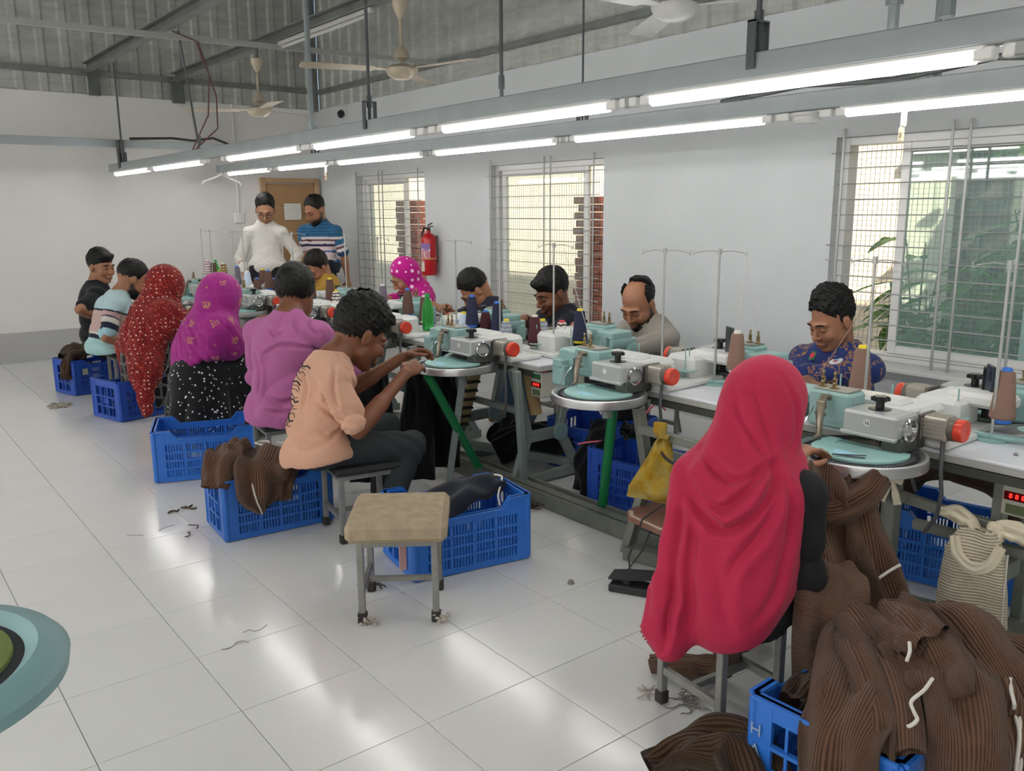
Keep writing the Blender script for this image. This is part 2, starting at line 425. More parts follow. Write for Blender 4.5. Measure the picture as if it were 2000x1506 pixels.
# ------------------------------------------------------------------ lighting rails, hangers and tubes
M_TUBE = emis('led_diffuser', '#fbf9f5', LED)
def rail(name, x, ya, yb, z, label, w=.05, h=.075):
    return tag(MB().box((x, (ya+yb)/2, z), (w, yb-ya, h), bev=.004).build(name, M_RAIL), label, 'rail')
rail('lighting_rail', 2.30, -3.2, 9.3, 1.885, 'long grey lighting rail nearest the camera, over the near row of dials')
rail('lighting_rail', 3.44, -3.2, 9.5, 1.915, 'long grey lighting rail nearer the windows, over the far row of machines')
tag(MB().box((.55, 8.95, 2.10), (5.9, .05, .075), bev=.004).build('cable_trunking', M_RAIL), 'grey cable trunking crossing in front of the back wall', 'trunking')
tb = None
def led(x, y, z, ln, label, group=None):
    global tb
    if tb is None:
        t = thing('tube_light', label, 'tube light')
        MB().box((0, 0, .012), (.042, 1.0, .014), bev=.003).build('tube_housing', M_WHITEP, t)
        MB().lathe([(.012, -.5), (.019, -.497), (.019, .497), (.012, .5)], (0, 0, -.006), (0, 1, 0), 12).build('diffuser', M_TUBE, t)
        tb = t
    else: t = copy_tree(tb, label=label)
    for c in t.children: c.scale = (1, ln-(.05 if c.name.startswith('diffuser') else 0), 1)
    t.location = (x, y, z); t['label'] = label
    if group: t['group'] = group
    for s in (-1, 1): MB().box((0, s*(ln/2-.005), -.002), (.036, .05, .034), bev=.004).build('end_cap', M_WHITEP, t)
    return t
R1 = [(9.15, 8.02), (7.88, 6.66), (6.14, 4.95), (4.76, 3.66), (3.43, 2.31), (2.15, 1.02), (.86, -.26), (-.4, -1.5)]
R2 = [(9.2, 8.12), (7.90, 6.88), (6.69, 5.38), (5.22, 3.92), (3.78, 2.46), (2.10, .95), (.8, -.35)]
nn = ['farthest', 'second from the far end', 'third from the far end', 'fourth from the far end', 'fifth from the far end', 'sixth from the far end', 'seventh from the far end', 'nearest']
for k, (a, b) in enumerate(R1): led(2.30, (a+b)/2, 1.832, a-b, 'lit white tube light under the rail nearest the camera, '+nn[k], 'tube lights on the rails')
for k, (a, b) in enumerate(R2): led(3.44, (a+b)/2, 1.860, a-b, 'lit white tube light under the rail nearer the windows, '+nn[k], 'tube lights on the rails')
for x, l in ((-.8, 'grey lighting rail just left of the camera'), (-2.0, 'grey lighting rail second to the left of the camera'), (-3.2, 'grey lighting rail third to the left of the camera'), (-4.4, 'grey lighting rail along the far left wall')):
    rail('lighting_rail', x, -4.4, 9.3, 1.98, l)
    for k in range(10): led(x, 8.6-k*1.36, 1.922, 1.3, 'lit white tube light on a rail left of the camera', 'tube lights left of the camera')
M_ROD = mat('hanger_rod', '#5f6466', .5, .5)
def hanger(x, y, ztop, zr, label, r=.009, bracket=True, m=None, dx=0):
    t = thing('rail_hanger', label, 'hanger', (x, y, zr))
    MB().cyl((0, 0, -.03), (dx, 0, ztop-zr), r, n=8).cyl((0, 0, .06), (0, 0, .12), r*1.6, n=8).build('rod', m or M_ROD, t)
    if bracket:
        MB().box((-.032, 0, .02), (.006, .03, .14)).box((.032, 0, .02), (.006, .03, .14)).box((0, 0, .088), (.07, .03, .006)).cyl((0, 0, .085), (0, 0, .105), .014, n=6).build('bracket', m or M_ROD, t)
H = 1.925
hanger(2.30, 8.85, 2.82, H, 'dark rod hanger at the far end of the near lighting rail')
hanger(2.42, 7.05, 2.82, 1.93, 'dark rod hanger beside the looped cables, second on the near rail', dx=-.1, bracket=False)
hanger(2.50, 5.2, 3.6, H, 'pale grey pipe hanger coming down in front of the room corner', .018, False, M_STEEL)
hanger(2.30, 4.1, 3.6, H, 'rod hanger with clevis bracket left of the first fan hub')
hanger(2.55, 3.3, 3.6, 1.95, 'rod hanger rising in the middle over the near rail', .009, False)
hanger(2.30, 1.7, 3.0, H, 'dark rod hanger with wide bracket near the upper right corner')
hanger(2.46, 1.36, 3.0, 1.96, 'thick pipe hanger beside the cable above the right window', .016, False, M_STEEL)
hanger(2.24, 1.10, 3.0, 1.95, 'rightmost thick pipe hanger at the top edge of the photo', .02, False, M_STEEL)
hanger(3.48, 7.2, 2.8, 1.955, 'rod hanger on the rail nearer the windows, farthest one')
hanger(3.48, 3.75, 2.8, 1.955, 'rod hanger with bracket on the rail nearer the windows, middle one', .006)
hanger(3.50, 1.75, 2.8, 1.955, 'pale strip hanger on the rail nearer the windows, right one', .014, True, M_STEEL)
tag(MB().tube([(2.25, 6.98, 2.80), (2.42, 6.98, 2.75), (2.50, 6.95, 2.5), (2.47, 6.95, 2.2), (2.33, 6.98, 1.92)], .006, 6).tube([(2.44, 6.98, 2.75), (2.54, 6.94, 2.35), (2.52, 6.9, 2.1), (2.33, 6.95, 1.92)], .006, 6).build('looped_cable', mat('red_brown_cable', '#6b4a48', .5)), 'reddish cables looping down beside a rod hanger', 'cable')
tag(MB().tube([(2.4, 8.93, 2.15), (2.8, 8.92, 2.17), (3.0, 8.92, 2.155), (3.2, 8.92, 2.19), (3.4, 8.92, 2.12)], .012, 6).build('cable_bundle', mat('black_cable', '#2c2d2e', .5)), 'black cable bundle lying on the trunking', 'cable')
tag(MB().box((2.30, 8.9, 2.0), (.06, .06, .26), bev=.004).build('cable_drop', M_DSTEEL), 'dark vertical cable drop joining trunking and near rail', 'cable drop')
tag(MB().bar((2.42, 1.02, 1.88), (3.47, .95, 1.93), .05, .04).build('cross_rail', M_RAIL), 'short grey cross rail joining both lighting rails at right', 'rail')
tag(MB().tube([(3.46, 2.75, 1.96), (3.46, 2.3, 1.99), (3.47, 1.9, 1.965), (3.46, 1.5, 2.0), (3.47, 1.2, 1.965)], .013, 6).build('cable_bundle', M_DSTEEL), 'dark cable run on top of the window side rail', 'cable')
dt = thing('smoke_detector', 'round white smoke detector under the window side rail', 'detector', (3.48, 2.29, 1.872))
MB().lathe([(.07, .0), (.075, -.012), (.06, -.016)], n=24).build('detector_base', M_WHITEP, dt); MB().lathe([(.055, -.016), (.062, -.03), (.05, -.044), (.001, -.048)], n=24).build('detector_head', M_WHITEP, dt)
def pull(x, y, z, label, c):
    t = thing('pull_switch', label, 'switch', (x, y, z))
    MB().box((0, 0, -.035), (.018, .022, .07), bev=.006).build('switch_top', M_WHITEP, t); MB().box((0, .006, -.098), (.018, .024, .065), bev=.008).build('switch_handle', mat('cream_plastic', '#dcd2b4', .4), t)
    MB().box((-.01, .004, -.1), (.004, .012, .02), bev=.001).build('switch_button', c, t)
pull(3.45, 6.95, 1.85, 'small white pull switch with red button hanging near the door', mat('red_plastic', '#b3261f', .4))
pull(3.45, 1.83, 1.845, 'cream pull switch hanging under the rail above the right window', mat('tan_plastic', '#a59a78', .4))
ch = thing('clothes_hanger', 'white plastic clothes hanger hooked on the end of the window side rail', 'hanger', (3.40, 9.3, 1.875))
MB().tube([(-.005, 0, .02), (.0, 0, .035), (.012, 0, .025), (.0, 0, 0), (0, 0, -.02)], .004, 6).build('hook', M_WHITEP, ch)
MB().tube([(-.21, .0, -.13), (-.2, 0, -.1), (-.1, 0, -.065), (0, 0, -.02), (.1, 0, -.07), (.19, 0, -.105), (.205, 0, -.14)], [.007, .009, .011, .013, .011, .009, .007], 8).build('shoulder_bar', M_WHITEP, ch)

# ceiling fans at rest
M_FAN = mat('cream_fan_enamel', '#b3a792', .35, .1, var=.05)
def fan(x, y, z, rot, label, m):
    t = thing('ceiling_fan', label, 'fan', (x, y, z), rot)
    MB().lathe([(.001, -.055), (.05, -.05), (.085, -.03), (.1, 0), (.1, .012), (.06, .03), (.03, .035), (.001, .035)], n=28).build('motor_housing', m, t)
    MB().cyl((0, 0, .03), (0, 0, .40), .010, n=10).build('down_rod', m, t)
    MB().lathe([(.012, .055), (.05, .07), (.045, .10), (.02, .14), (.012, .145)], n=18).build('lower_canopy', m, t)
    MB().lathe([(.012, .3), (.02, .31), (.048, .37), (.05, .40)], n=18).build('upper_canopy', m, t)
    MB().tube([(0, 0, .4), (.01, 0, .46), (.0, 0, .52)], .012, 8).build('shackle', M_DSTEEL, t)
    for k in range(3):
        b = MB(); a = k*2*PI/3; c, s = math.cos(a), math.sin(a)
        R = Matrix.Rotation(a, 4, 'Z')
        b.prism([(.09, -.015), (.17, -.03), (.18, -.055), (.60, -.065), (.615, -.04), (.615, .04), (.60, .06), (.18, .05), (.17, .025), (.09, .015)], -.0015, .0015, R @ Matrix.Translation((0, 0, .005)) @ Matrix.Rotation(.13, 4, 'X'))
        b.build('blade', m, t, 0)
fan(2.93, 7.05, 2.275, .35, 'cream ceiling fan in front of the back wall corner', M_FAN)
fan(2.90, 4.75, 2.30, .75, 'cream ceiling fan hanging in the middle of the room', M_FAN)
fan(2.98, 2.64, 2.302, 1.0, 'white ceiling fan at the top edge of the photo', mat('white_fan_enamel', '#c9c9c6', .35))
# bare tube lights up on the beam between the fans
tag(MB().box((3.05, 6.1, 2.775), (.035, 1.5, .03), bev=.004).cyl((3.05, 5.4, 2.745), (3.05, 6.8, 2.745), .013, n=8).build('unlit_batten', mat('dusty_batten', '#b9b9b4', .4)), 'unlit pale batten under the fan beam, above the farther fan', 'batten')

# fire extinguisher
M_RED = mat('extinguisher_red', '#b4121b', .3, var=.05)
fe = thing('fire_extinguisher', 'red fire extinguisher hung on the right wall between two windows', 'extinguisher', (XW-.095, 7.17, .835))
MB().lathe([(.06, 0), (.072, .012), (.075, .03), (.075, .33), (.068, .37), (.04, .40), (.02, .41), (.02, .43)], n=24).build('cylinder_body', M_RED, fe)
MB().cyl((0, 0, .43), (0, 0, .46), .018).bar((0, .01, .465), (0, -.07, .475), .02, .008).bar((0, .01, .48), (0, -.06, .505), .02, .006).build('valve', mat('black_valve', '#3a1a1a', .4), fe)
MB().tube([(0, .02, .45), (-.01, .06, .46), (-.02, .085, .40), (-.02, .09, .2), (-.02, .085, .1)], .010, 8).build('hose', mat('black_rubber', '#17181a', .5), fe)
def mk_tag():
    t = NT('extinguisher_label'); co = t.coord('Object'); sx = t.n('SeparateXYZ'); t.l(co, sx.inputs[0]); z = sx.outputs[2]
    n = t.noise(t.coord('Object', (60, 60, 30)), 1, 2)
    c = t.mix(t.math('LESS_THAN', z, .245), '#8a6aa6', '#c07a8c')
    c = t.mix(t.math('MULTIPLY', t.math('GREATER_THAN', n, .58), t.math('LESS_THAN', z, .27)), c, '#e8d8dc')
    c = t.mix(t.math('LESS_THAN', z, .12), c, '#d8cfc0'); t.base(c); t.set(rough=.5); return t.m
M_TAG = mk_tag()
lb = MB()
for (z0, z1, a0, a1) in ((.17, .31, -2.7, -1.1), (.04, .15, -2.6, -1.9)):
    vs = []; n = 10
    for i in range(n+1):
        a = a0+(a1-a0)*i/n-PI/4-.1
        vs += [(.0768*math.cos(a), .0768*math.sin(a), z0), (.0768*math.cos(a), .0768*math.sin(a), z1)]
    lb.add(vs, [(2*i, 2*i+2, 2*i+3, 2*i+1) for i in range(n)])
lb.build('paper_label', M_TAG, fe)
MB().lathe([(.0765, .155), (.079, .157), (.079, .168), (.0765, .17)], n=24).build('strap', mat('tan_strap', '#c48a5c', .6), fe)
MB().box((.075, 0, .25), (.04, .03, .26)).tube([(.06, -.06, .32), (.02, -.1, .32), (.02, -.1, .2), (.06, -.06, .2)], .003, 6).build('wall_bracket', M_DSTEEL, fe)

# ------------------------------------------------------------------ outside: yard, neighbour wall, plants
struct(MB().box((9, 3, -.35), (8.0, 30, .1)).build('ground_outside', mat('yard_soil', '#9a8f78', .9, var=.2, vscale=2), smooth=0))
M_NB = mat('cream_render', '#ece2cc', .8, var=.08, vscale=1.5, bump=.2, bscale=30)
nb = thing('neighbour_building', 'cream rendered building seen through the windows', 'building', (7.3, 0, 0))
MB().box((.15, 4, 1.7), (.3, 18, 4.2)).build('wall', M_NB, nb, 0)
nw = MB().box((-.01, 3.15, 1.15), (.06, .42, 1.5)).box((-.015, 3.15, 1.15), (.03, .34, 1.4)).build('window', mat('dark_shutter', '#5a4d4f', .6), nb, 0)
MB().box((-.035, 3.15, 1.15), (.02, .03, 1.4)).box((-.035, 3.15, .75), (.02, .34, .03)).box((-.035, 3.15, 1.5), (.02, .34, .03)).build('window_bars', M_DSTEEL, nw, 0)
MB().box((-.08, 3.25, 2.02), (.2, .8, .07)).box((-.01, 3.5, 1.98), (.05, .5, .18)).build('window_hood', mat('dusty_hood', '#9b8f78', .8, var=.15), nb, 0)
M_BRICK = mat('red_brown_lattice', '#8a4a3a', .8, var=.35, vscale=14)
for k, (y, w) in enumerate(((10.15, .55), (6.63, .34))):
    t = thing('brick_stack', ('red brown stack of bricks seen through the first window', 'red brown stack of bricks seen through the second window')[k], 'brick stack', (6.3, y, -.3))
    b0 = None
    for r in range(24):
        for c in range(4 if k == 0 else 3):
            if b0 is None: b0 = MB().box((0, 0, .035), (.2, .12, .07), bev=.005).build('brick', M_BRICK, t, 0); o = b0
            else: o = b0.copy(); C.objects.link(o)
            o.location = (rnd.uniform(-.02, .02), (c-1.5)*.132+(.04 if r % 2 else 0), r*.079)
def mk_leaf():
    t = NT('leaf_green'); co = t.coord('Object'); g = t.noise(co, 4.5, 3)
    c = t.ramp(g, [(.3, '#2f5a24'), (.5, '#4f8a34'), (.68, '#86b455')]); t.base(c); t.set(rough=.45)
    tr = t.n('BsdfTranslucent'); t.l(c, tr.inputs[0]); mx = t.n('MixShader'); mx.inputs[0].default_value = .35
    t.l(t.b.outputs[0], mx.inputs[1]); t.l(tr.outputs[0], mx.inputs[2]); t.l(mx.outputs[0], t.out.inputs[0]); return t.m
M_LEAF = mk_leaf(); M_STEM = mat('plant_stem', '#5d6b3a', .7, var=.2)
def plant(x, y, z, h, n, label, seed, ll=.32, lw=.085, spread=.5):
    r = random.Random(seed); t = thing('shrub', label, 'shrub', (x, y, z)); st = MB(); lo = MB(); nl = 0
    for k in range(n):
        a = r.uniform(0, 2*PI); rad = spread*math.sqrt(r.random()); top = h*r.uniform(.45, 1)
        base = Vector((r.uniform(-.1, .1), r.uniform(-.1, .1), 0)); tip = Vector((rad*math.cos(a), rad*math.sin(a), top))
        st.tube([base, base.lerp(tip, .5)+Vector((0, 0, .1)), tip], [.012, .008, .004], 5)
        for j in range(7):
            aa = a+r.uniform(-2.2, 2.2); p = base.lerp(tip, r.uniform(.45, 1)); d = Vector((math.cos(aa), math.sin(aa), r.uniform(-.35, .5))).normalized()
            sd = d.cross(Vector((0, 0, 1))).normalized(); L = ll*r.uniform(.6, 1.2); Wd = lw*r.uniform(.7, 1.2)
            vs = []; fs = []
            for q in range(6):
                u = q/5; w = Wd*math.sin(PI*min(1, u*.92+.06))**.8; c = p+d*(L*u)+Vector((0, 0, -.35*L*u*u))
                vs += [c-sd*w/2+Vector((0, 0, .15*w)), c, c+sd*w/2+Vector((0, 0, .15*w))]
            for q in range(5): fs += [(3*q, 3*q+1, 3*q+4, 3*q+3), (3*q+1, 3*q+2, 3*q+5, 3*q+4)]
            if nl < 60:
                m = MB(); m.add(vs, fs); m.build('leaf', M_LEAF, t, 60)
            else: lo.add(vs, fs)
            nl += 1
    st.build('stems', M_STEM, t)
    if lo.v: o = lo.build('foliage', M_LEAF, t, 60); o['kind'] = 'stuff'
plant(5.75, 2.75, -.3, 1.55, 26, 'leafy green shrub outside the left half of the right window', 3, .34, .10, .42)
plant(5.9, 1.95, -.3, 1.75, 30, 'leafy green shrub outside the middle of the right window', 5, .40, .11, .5)
plant(5.8, 1.1, -.3, 2.0, 26, 'taller leafy shrub outside the right edge of the right window', 8, .40, .11, .5)
plant(6.75, 2.3, -.3, 2.6, 22, 'tall hazy shrub behind the others outside the right window', 11, .34, .12, .35)
plant(5.95, 1.5, -.3, 3.9, 46, 'tall leafy tree beside the wall outside the right window, shading the yard', 21, .42, .16, .85)
# ------------------------------------------------------------------ machines, tables, stands, cones
M_TEAL = mat('teal_machine_enamel', '#90b3af', .38, 0, var=.05, vscale=9)
M_TEALD = mat('worn_teal_frame', '#7d9698', .45, .1, var=.12, vscale=10)
M_GBOX = mat('grey_machine_enamel', '#aeb1b0', .35, .15, var=.04)
M_WBOX = mat('white_machine_enamel', '#d6d7d4', .35, var=.03)
M_BLK = mat('black_bakelite', '#17181b', .28)
M_MOTOR = mat('ribbed_motor_alloy', '#b4b0a6', .4, .6, var=.1, vscale=20)
M_CAP = mat('red_motor_cap', '#d8432c', .3)
M_CHROME = mat('polished_steel', '#cfd1d2', .16, 1)
M_RING = mat('turned_aluminium', '#bfc1c2', .3, .85, var=.06, vscale=3)
M_NEEDLE = mat('dark_needle_bed', '#4c4c50', .45, .5, var=.3, vscale=30)
M_PLATE = mat('pale_teal_plate', '#9ac6c1', .4, var=.05)
M_STICK = mat('pale_blue_sticker', '#9fd3e6', .5)
M_BRASS = mat('oily_brass', '#8d7a55', .35, .8, var=.3, vscale=40)
M_ARM = mat('oily_lever_steel', '#8b8173', .35, .7, var=.35, vscale=30)
M_TOP = mat('white_laminate', '#dcdfe4', .22, var=.02, vscale=3)
M_EDGE = mat('laminate_edge', '#a9a9a3', .5, var=.08)
M_FRAME = mat('grey_green_frame', '#87938f', .45, .2, var=.12, vscale=8)
M_LEGD = mat('olive_grey_frame', '#7b7f76', .5, .2, var=.15, vscale=8)
TZ = .69; DZ = .70
def machine():
    t = thing('linking_machine', '', 'machine')
    MB().lathe([(.168, -.012), (.186, -.006), (.192, 0), (.202, -.002), (.204, -.012), (.204, -.034), (.196, -.038), (.17, -.038), (.168, -.03), (.168, -.012)], n=48).build('dial_rim', M_RING, t)
    nb_ = MB().lathe([(.02, -.03), (.172, -.03), (.172, -.008), (.15, -.004), (.02, -.004)], n=40)
    for k in range(90):
        a = k*2*PI/90; c, s = math.cos(a), math.sin(a); nb_.box((.171*c, .171*s, -.006), (.016, .0014, .004), rz=a)
    nb_.build('needle_bed', M_NEEDLE, t)
    pl = [(.148*math.cos(a), .148*math.sin(a)) for a in np.linspace(math.radians(62), math.radians(298), 30)]
    po = MB().prism(pl, -.003, .004).box((.03, .115, .007), (.05, .05, .006)).build('cover_plate', M_PLATE, t)
    MB().prism([(-.06, -.05), (-.055, .05), (-.10, .035), (-.105, -.03)], .004, .0048).build('sticker', M_STICK, po, 0)
    MB().cyl((.05, 0, -.12), (.05, 0, -.03), .022, n=16).box((.12, 0, -.05), (.26, .10, .05), bev=.008).cyl((.03, 0, -.06), (.03, 0, -.035), .10, n=20).build('dial_support', M_FRAME, t)
    # gear box with plate, knob and chrome bore
    gb = MB().box((.10, -.005, .078), (.135, .185, .078), bev=.008).box((.033, -.005, .044), (.018, .19, .012), bev=.003).build('gear_box', M_GBOX, t)
    MB().box((.10, .0, .114), (.11, .15, .004), bev=.001).build('lid', M_WBOX, gb)
    MB().cyl((.0318, .0, .085), (.0305, .0, .085), .012, n=20).build('number_disc', M_WBOX, gb)
    MB().box((.10, -.075, .022), (.10, .07, .05), bev=.006).build('slide_foot', mat('dark_slide_steel', '#50544f', .4, .4), gb)
    rg = MB().lathe([(.0385, 0), (.041, .008), (.041, .016), (.036, .02), (.030, .018), (.026, 0), (.020, -.012), (.016, -.014), (.001, -.014)], (.105, -.092, .068), (0, -1, 0), 28).build('bore_ring', M_CHROME, t)
    MB().cyl((.105, -.0805, .068), (.105, -.0785, .068), .024, n=18).cyl((.105, -.083, .068), (.105, -.079, .068), .006, n=10).build('bore_plug', mat('bone_plug', '#b9b5a4', .4, var=.2, vscale=40), rg)
    kb = MB().lathe([(.036, 0), (.036, .003), (.014, .005), (.013, .026), (.016, .03), (.001, .03)], (.115, .005, .116), n=24)
    pts = []
    for k in range(40):
        a = k*2*PI/40; r = .027+.003*math.cos(6*a); pts.append((.115+r*math.cos(a), .005+r*math.sin(a)))
    kb.prism(pts, .146, .158).prism([(.115+(x-.115)*.8, .005+(y-.005)*.8) for x, y in pts], .158, .161)
    kb.build('star_knob', M_BLK, t)
    # motor
    mo = MB().box((.215, -.145, .07), (.078, .075, .074), bev=.005)
    for s in (-1, 1):
        for q in range(5):
            mo.box((.215+s*.0395, -.145, .045+q*.0125), (.004, .074, .004)); mo.box((.19+q*.0125, -.145, .07+s*.0375), (.004, .074, .004))
    mo.build('motor', M_MOTOR, t)
    MB().box((.215, -.102, .07), (.088, .014, .084), bev=.003).build('motor_flange', mat('dark_alloy', '#6f6a62', .4, .5), t)
    MB().cyl((.215, -.182, .07), (.215, -.2, .07), .038, n=24).build('motor_bell', MATS['dark_alloy'], t)
    MB().lathe([(.036, 0), (.037, .004), (.037, .022), (.034, .027), (.012, .028), (.008, .026), (.001, .026)], (.215, -.2, .07), (0, -1, 0), 28).build('motor_cap', M_CAP, t)
    MB().tube([(.215, -.16, .034), (.205, -.165, .0), (.195, -.17, -.06), (.195, -.18, -.14), (.20, -.17, -.22), (.23, -.12, -.3)], .007, 8).build('motor_cable', mat('grey_cable', '#54565a', .5), t)
    # teal head
    hd = MB().box((.125, .165, .092), (.10, .155, .125), bev=.009).box((.075, .155, .06), (.006, .14, .004)).box((.185, .175, .085), (.05, .13, .11), bev=.008)
    hd.build('head_cover', M_TEAL, t)
    MB().box((.074, .095, .07), (.002, .006, .018)).build('oil_slot', M_BLK, t)
    MB().box((.125, .165, .158), (.08, .13, .007), bev=.002).build('head_plate', mat('brushed_cover_plate', '#9b9a92', .4, .4, var=.1), t)
    te = MB()
    for (x, y) in ((.115, .215), (.105, .165)):
        te.lathe([(.016, 0), (.016, .003), (.009, .005), (.006, .012), (.009, .014), (.009, .017), (.006, .02), (.008, .032), (.004, .036), (.004, .048), (.006, .05), (.004, .058), (.001, .058)], (x, y, .161), n=14)
        te.tube([(x-.01, y, .164), (x-.02, y-.01, .18), (x-.008, y-.014, .19)], .0012, 5)
    te.build('thread_tensioner', M_BRASS, t)
    ar = MB().tube([(.078, .165, .135), (.05, .168, .14), (.03, .165, .11), (.012, .155, .06), (.005, .15, .02), (-.01, .16, .008)], [.012, .014, .013, .011, .009, .006], 8)
    ar.box((.035, .166, .115), (.02, .03, .03), bev=.004).cyl((.03, .145, .085), (.03, .185, .085), .006, n=8)
    ar.build('looper_lever', M_ARM, t)
    MB().tube([(.06, .21, .10), (.03, .20, .085), (.0, .205, .05), (-.03, .215, .005)], .0022, 6).tube([(.06, .19, .115), (.02, .178, .09), (.03, .175, .04)], .0018, 6).build('thread_guide', M_CHROME, t)
    # far end drum, standing column and white body on the table
    MB().cyl((.09, .315, .08), (.235, .315, .08), .052, n=24).box((.165, .305, .115), (.15, .12, .04), bev=.008).box((.085, .325, .02), (.07, .085, .10), bev=.008).box((.075, .325, .075), (.055, .07, .04), bev=.006).build('drum_cover', M_TEAL, t)
    MB().box((.25, .32, .05), (.018, .035, .12), bev=.003).lathe([(.001, 0), (.04, 0), (.04, .004), (.001, .004)], (.245, .30, .0), n=20).build('drum_bracket', M_TEALD, t)
    MB().box((.315, .0, .052), (.17, .16, .12), bev=.018).box((.27, .1, .105), (.10, .22, .05), bev=.014).box((.20, 0, .10), (.12, .13, .025), bev=.008).box((.34, -.02, .004), (.21, .30, .026), bev=.007).build('machine_body', M_WBOX, t)
    MB().box((.185, -.06, .038), (.06, .09, .09), bev=.006).build('gear_housing', mat('dark_oily_casting', '#3b3a39', .45, .4, var=.3), t)
    MB().box((.16, .12, .05), (.07, .1, .06)).build('cam_housing', MATS['dark_oily_casting'], t)
    return t
mp = machine()
NEAR = [(2.505, 1.385), (2.492, 2.565), (2.43, 3.56), (2.45, 4.62), (2.47, 5.62), (2.49, 6.6), (2.50, 7.85)]
FAR = [(3.355, 1.37), (3.355, 2.53), (3.355, 3.48), (3.36, 4.42), (3.36, 5.42), (3.36, 6.42), (3.36, 7.55)]
LN = ['linking machine numbered 16 with tweezers on its dial, beside the woman in plain crimson',
      'linking machine before the empty beige stool, its dial whole in view',
      'linking machine the young man in peach is working at', 'linking machine partly hidden behind the young man in peach, at his right elbow',
      'linking machine hidden behind the man in the purple shirt', 'linking machine right of the woman in the magenta scarf', 'linking machine at the far left end of the near row']
LF = ['linking machine at the right edge facing the window, beside a phone in a case', 'linking machine facing the window, worked by the man in navy print',
      'linking machine facing the window, worked by the balding man', 'linking machine facing the window, worked by the man in black shirt',
      'linking machine facing the window, worked by the grey haired looking man', 'linking machine facing the window, worked by the woman in dotted pink', 'linking machine facing the window, worked by the man in mustard yellow']
for k, ((x, y), l) in enumerate(zip(NEAR+FAR, LN+LF)):
    o = mp if k == 0 else copy_tree(mp)
    o.location = (x, y, DZ); o.rotation_euler = (0, 0, 0 if k < 7 else PI); o['label'] = l; o['group'] = 'linking machines on the tables'
    if k == 0: m16 = o
def text(body, size, name, m, parent=None, loc=(0, 0, 0), rot=(0, 0, 0), depth=.0006, align='CENTER'):
    cu = bpy.data.curves.new(name, 'FONT'); cu.body = body; cu.size = size; cu.extrude = depth; cu.align_x = align; cu.align_y = 'CENTER'; cu.resolution_u = 3
    q = bpy.data.objects.new(name, cu); C.objects.link(q); cu.materials.append(m); bpy.context.view_layer.update()
    me = bpy.data.meshes.new_from_object(q.evaluated_get(bpy.context.evaluated_depsgraph_get())); me.name = name; bpy.data.objects.remove(q)
    o = link(name, me, parent, loc); o.rotation_euler = rot; return o
gb16 = [c for c in m16.children if c.name.startswith('gear_box')][0]
text('16', .017, 'number_plate', M_BLK, gb16, (.0302, 0, .085), (PI/2, 0, -PI/2))

tops = [(.2, 1.5), (1.53, 2.62), (3.25, 4.18), (4.22, 5.2), (5.24, 6.2), (6.24, 7.25), (7.29, 9.0)]
tl = ['white topped machine table at the right edge, nearest the camera', 'white topped machine table behind the woman in the crimson scarf',
      'white topped machine table with a red digit control box, beside the peach shirt', 'white topped machine table by the purple shirt, fourth from the right',
      'white topped machine table, fifth from the right', 'white topped machine table, sixth from the right', 'white topped machine table at the far left end']
X0, X1 = 2.735, 3.125
def pedal_foot(): pass
for k, ((a, b), l) in enumerate(zip(tops, tl)):
    t = thing('machine_table', l, 'table', (0, 0, 0), 0, 'white machine tables')
    tt = MB().box(((X0+X1)/2, (a+b)/2, TZ-.006), (X1-X0, b-a, .012), bev=.003).build('tabletop', M_TOP, t)
    MB().box(((X0+X1)/2, (a+b)/2, TZ-.023), (X1-X0-.003, b-a-.003, .022), bev=.002).build('tabletop_edge', M_EDGE, tt)
    m = M_FRAME if k != 0 else M_LEGD
    for e, yy in enumerate((a+.17, b-.17) if k > 1 else (a+.25, b-.42)):
        for (pts) in ([(2.70, .655), (2.80, .28), (2.72, .055)], [(3.11, .655), (3.02, .28), (3.15, .055)]) if k > 1 else ([(2.84, .655), (2.84, .055)], [(3.09, .655), (3.09, .055)]):
            lg = MB()
            for (p, q) in zip(pts[:-1], pts[1:]): lg.bar((p[0], yy, p[1]), (q[0], yy, q[1]), .035, .05, bev=.003)
            lg.build('leg', m, t)
        MB().bar((2.81, yy, .27), (3.02, yy, .27), .03, .06, bev=.003).build('cross_bar', m, t)
        MB().bar((2.68, yy, .035), (3.19, yy, .035), .04, .05, bev=.003).build('base_bar', m, t)
        if k in (2, 3): MB().lathe([(.001, 0), (.045, 0), (.05, .004), (.05, .012), (.045, .016), (.012, .018), (.01, .024), (.001, .024)], (3.0, yy-.03, .28), (0, -1, 0), 28).build('pulley', M_TEALD, t)
    MB().bar((2.80, a+.17, .40), (2.80, b-.17, .40), .03).build('stretcher', m, t)
    MB().bar((3.12, a+.18, .07), (2.78, b-.18, .12), .03, .045).build('diagonal_brace', m, t)
    MB().bar((3.08, a+.1, .63), (3.08, b-.1, .63), .04).bar((2.78, a+.1, .63), (2.78, b-.1, .63), .03).build('top_rail', mat('dark_top_rail', '#55584f', .5, .2), t)
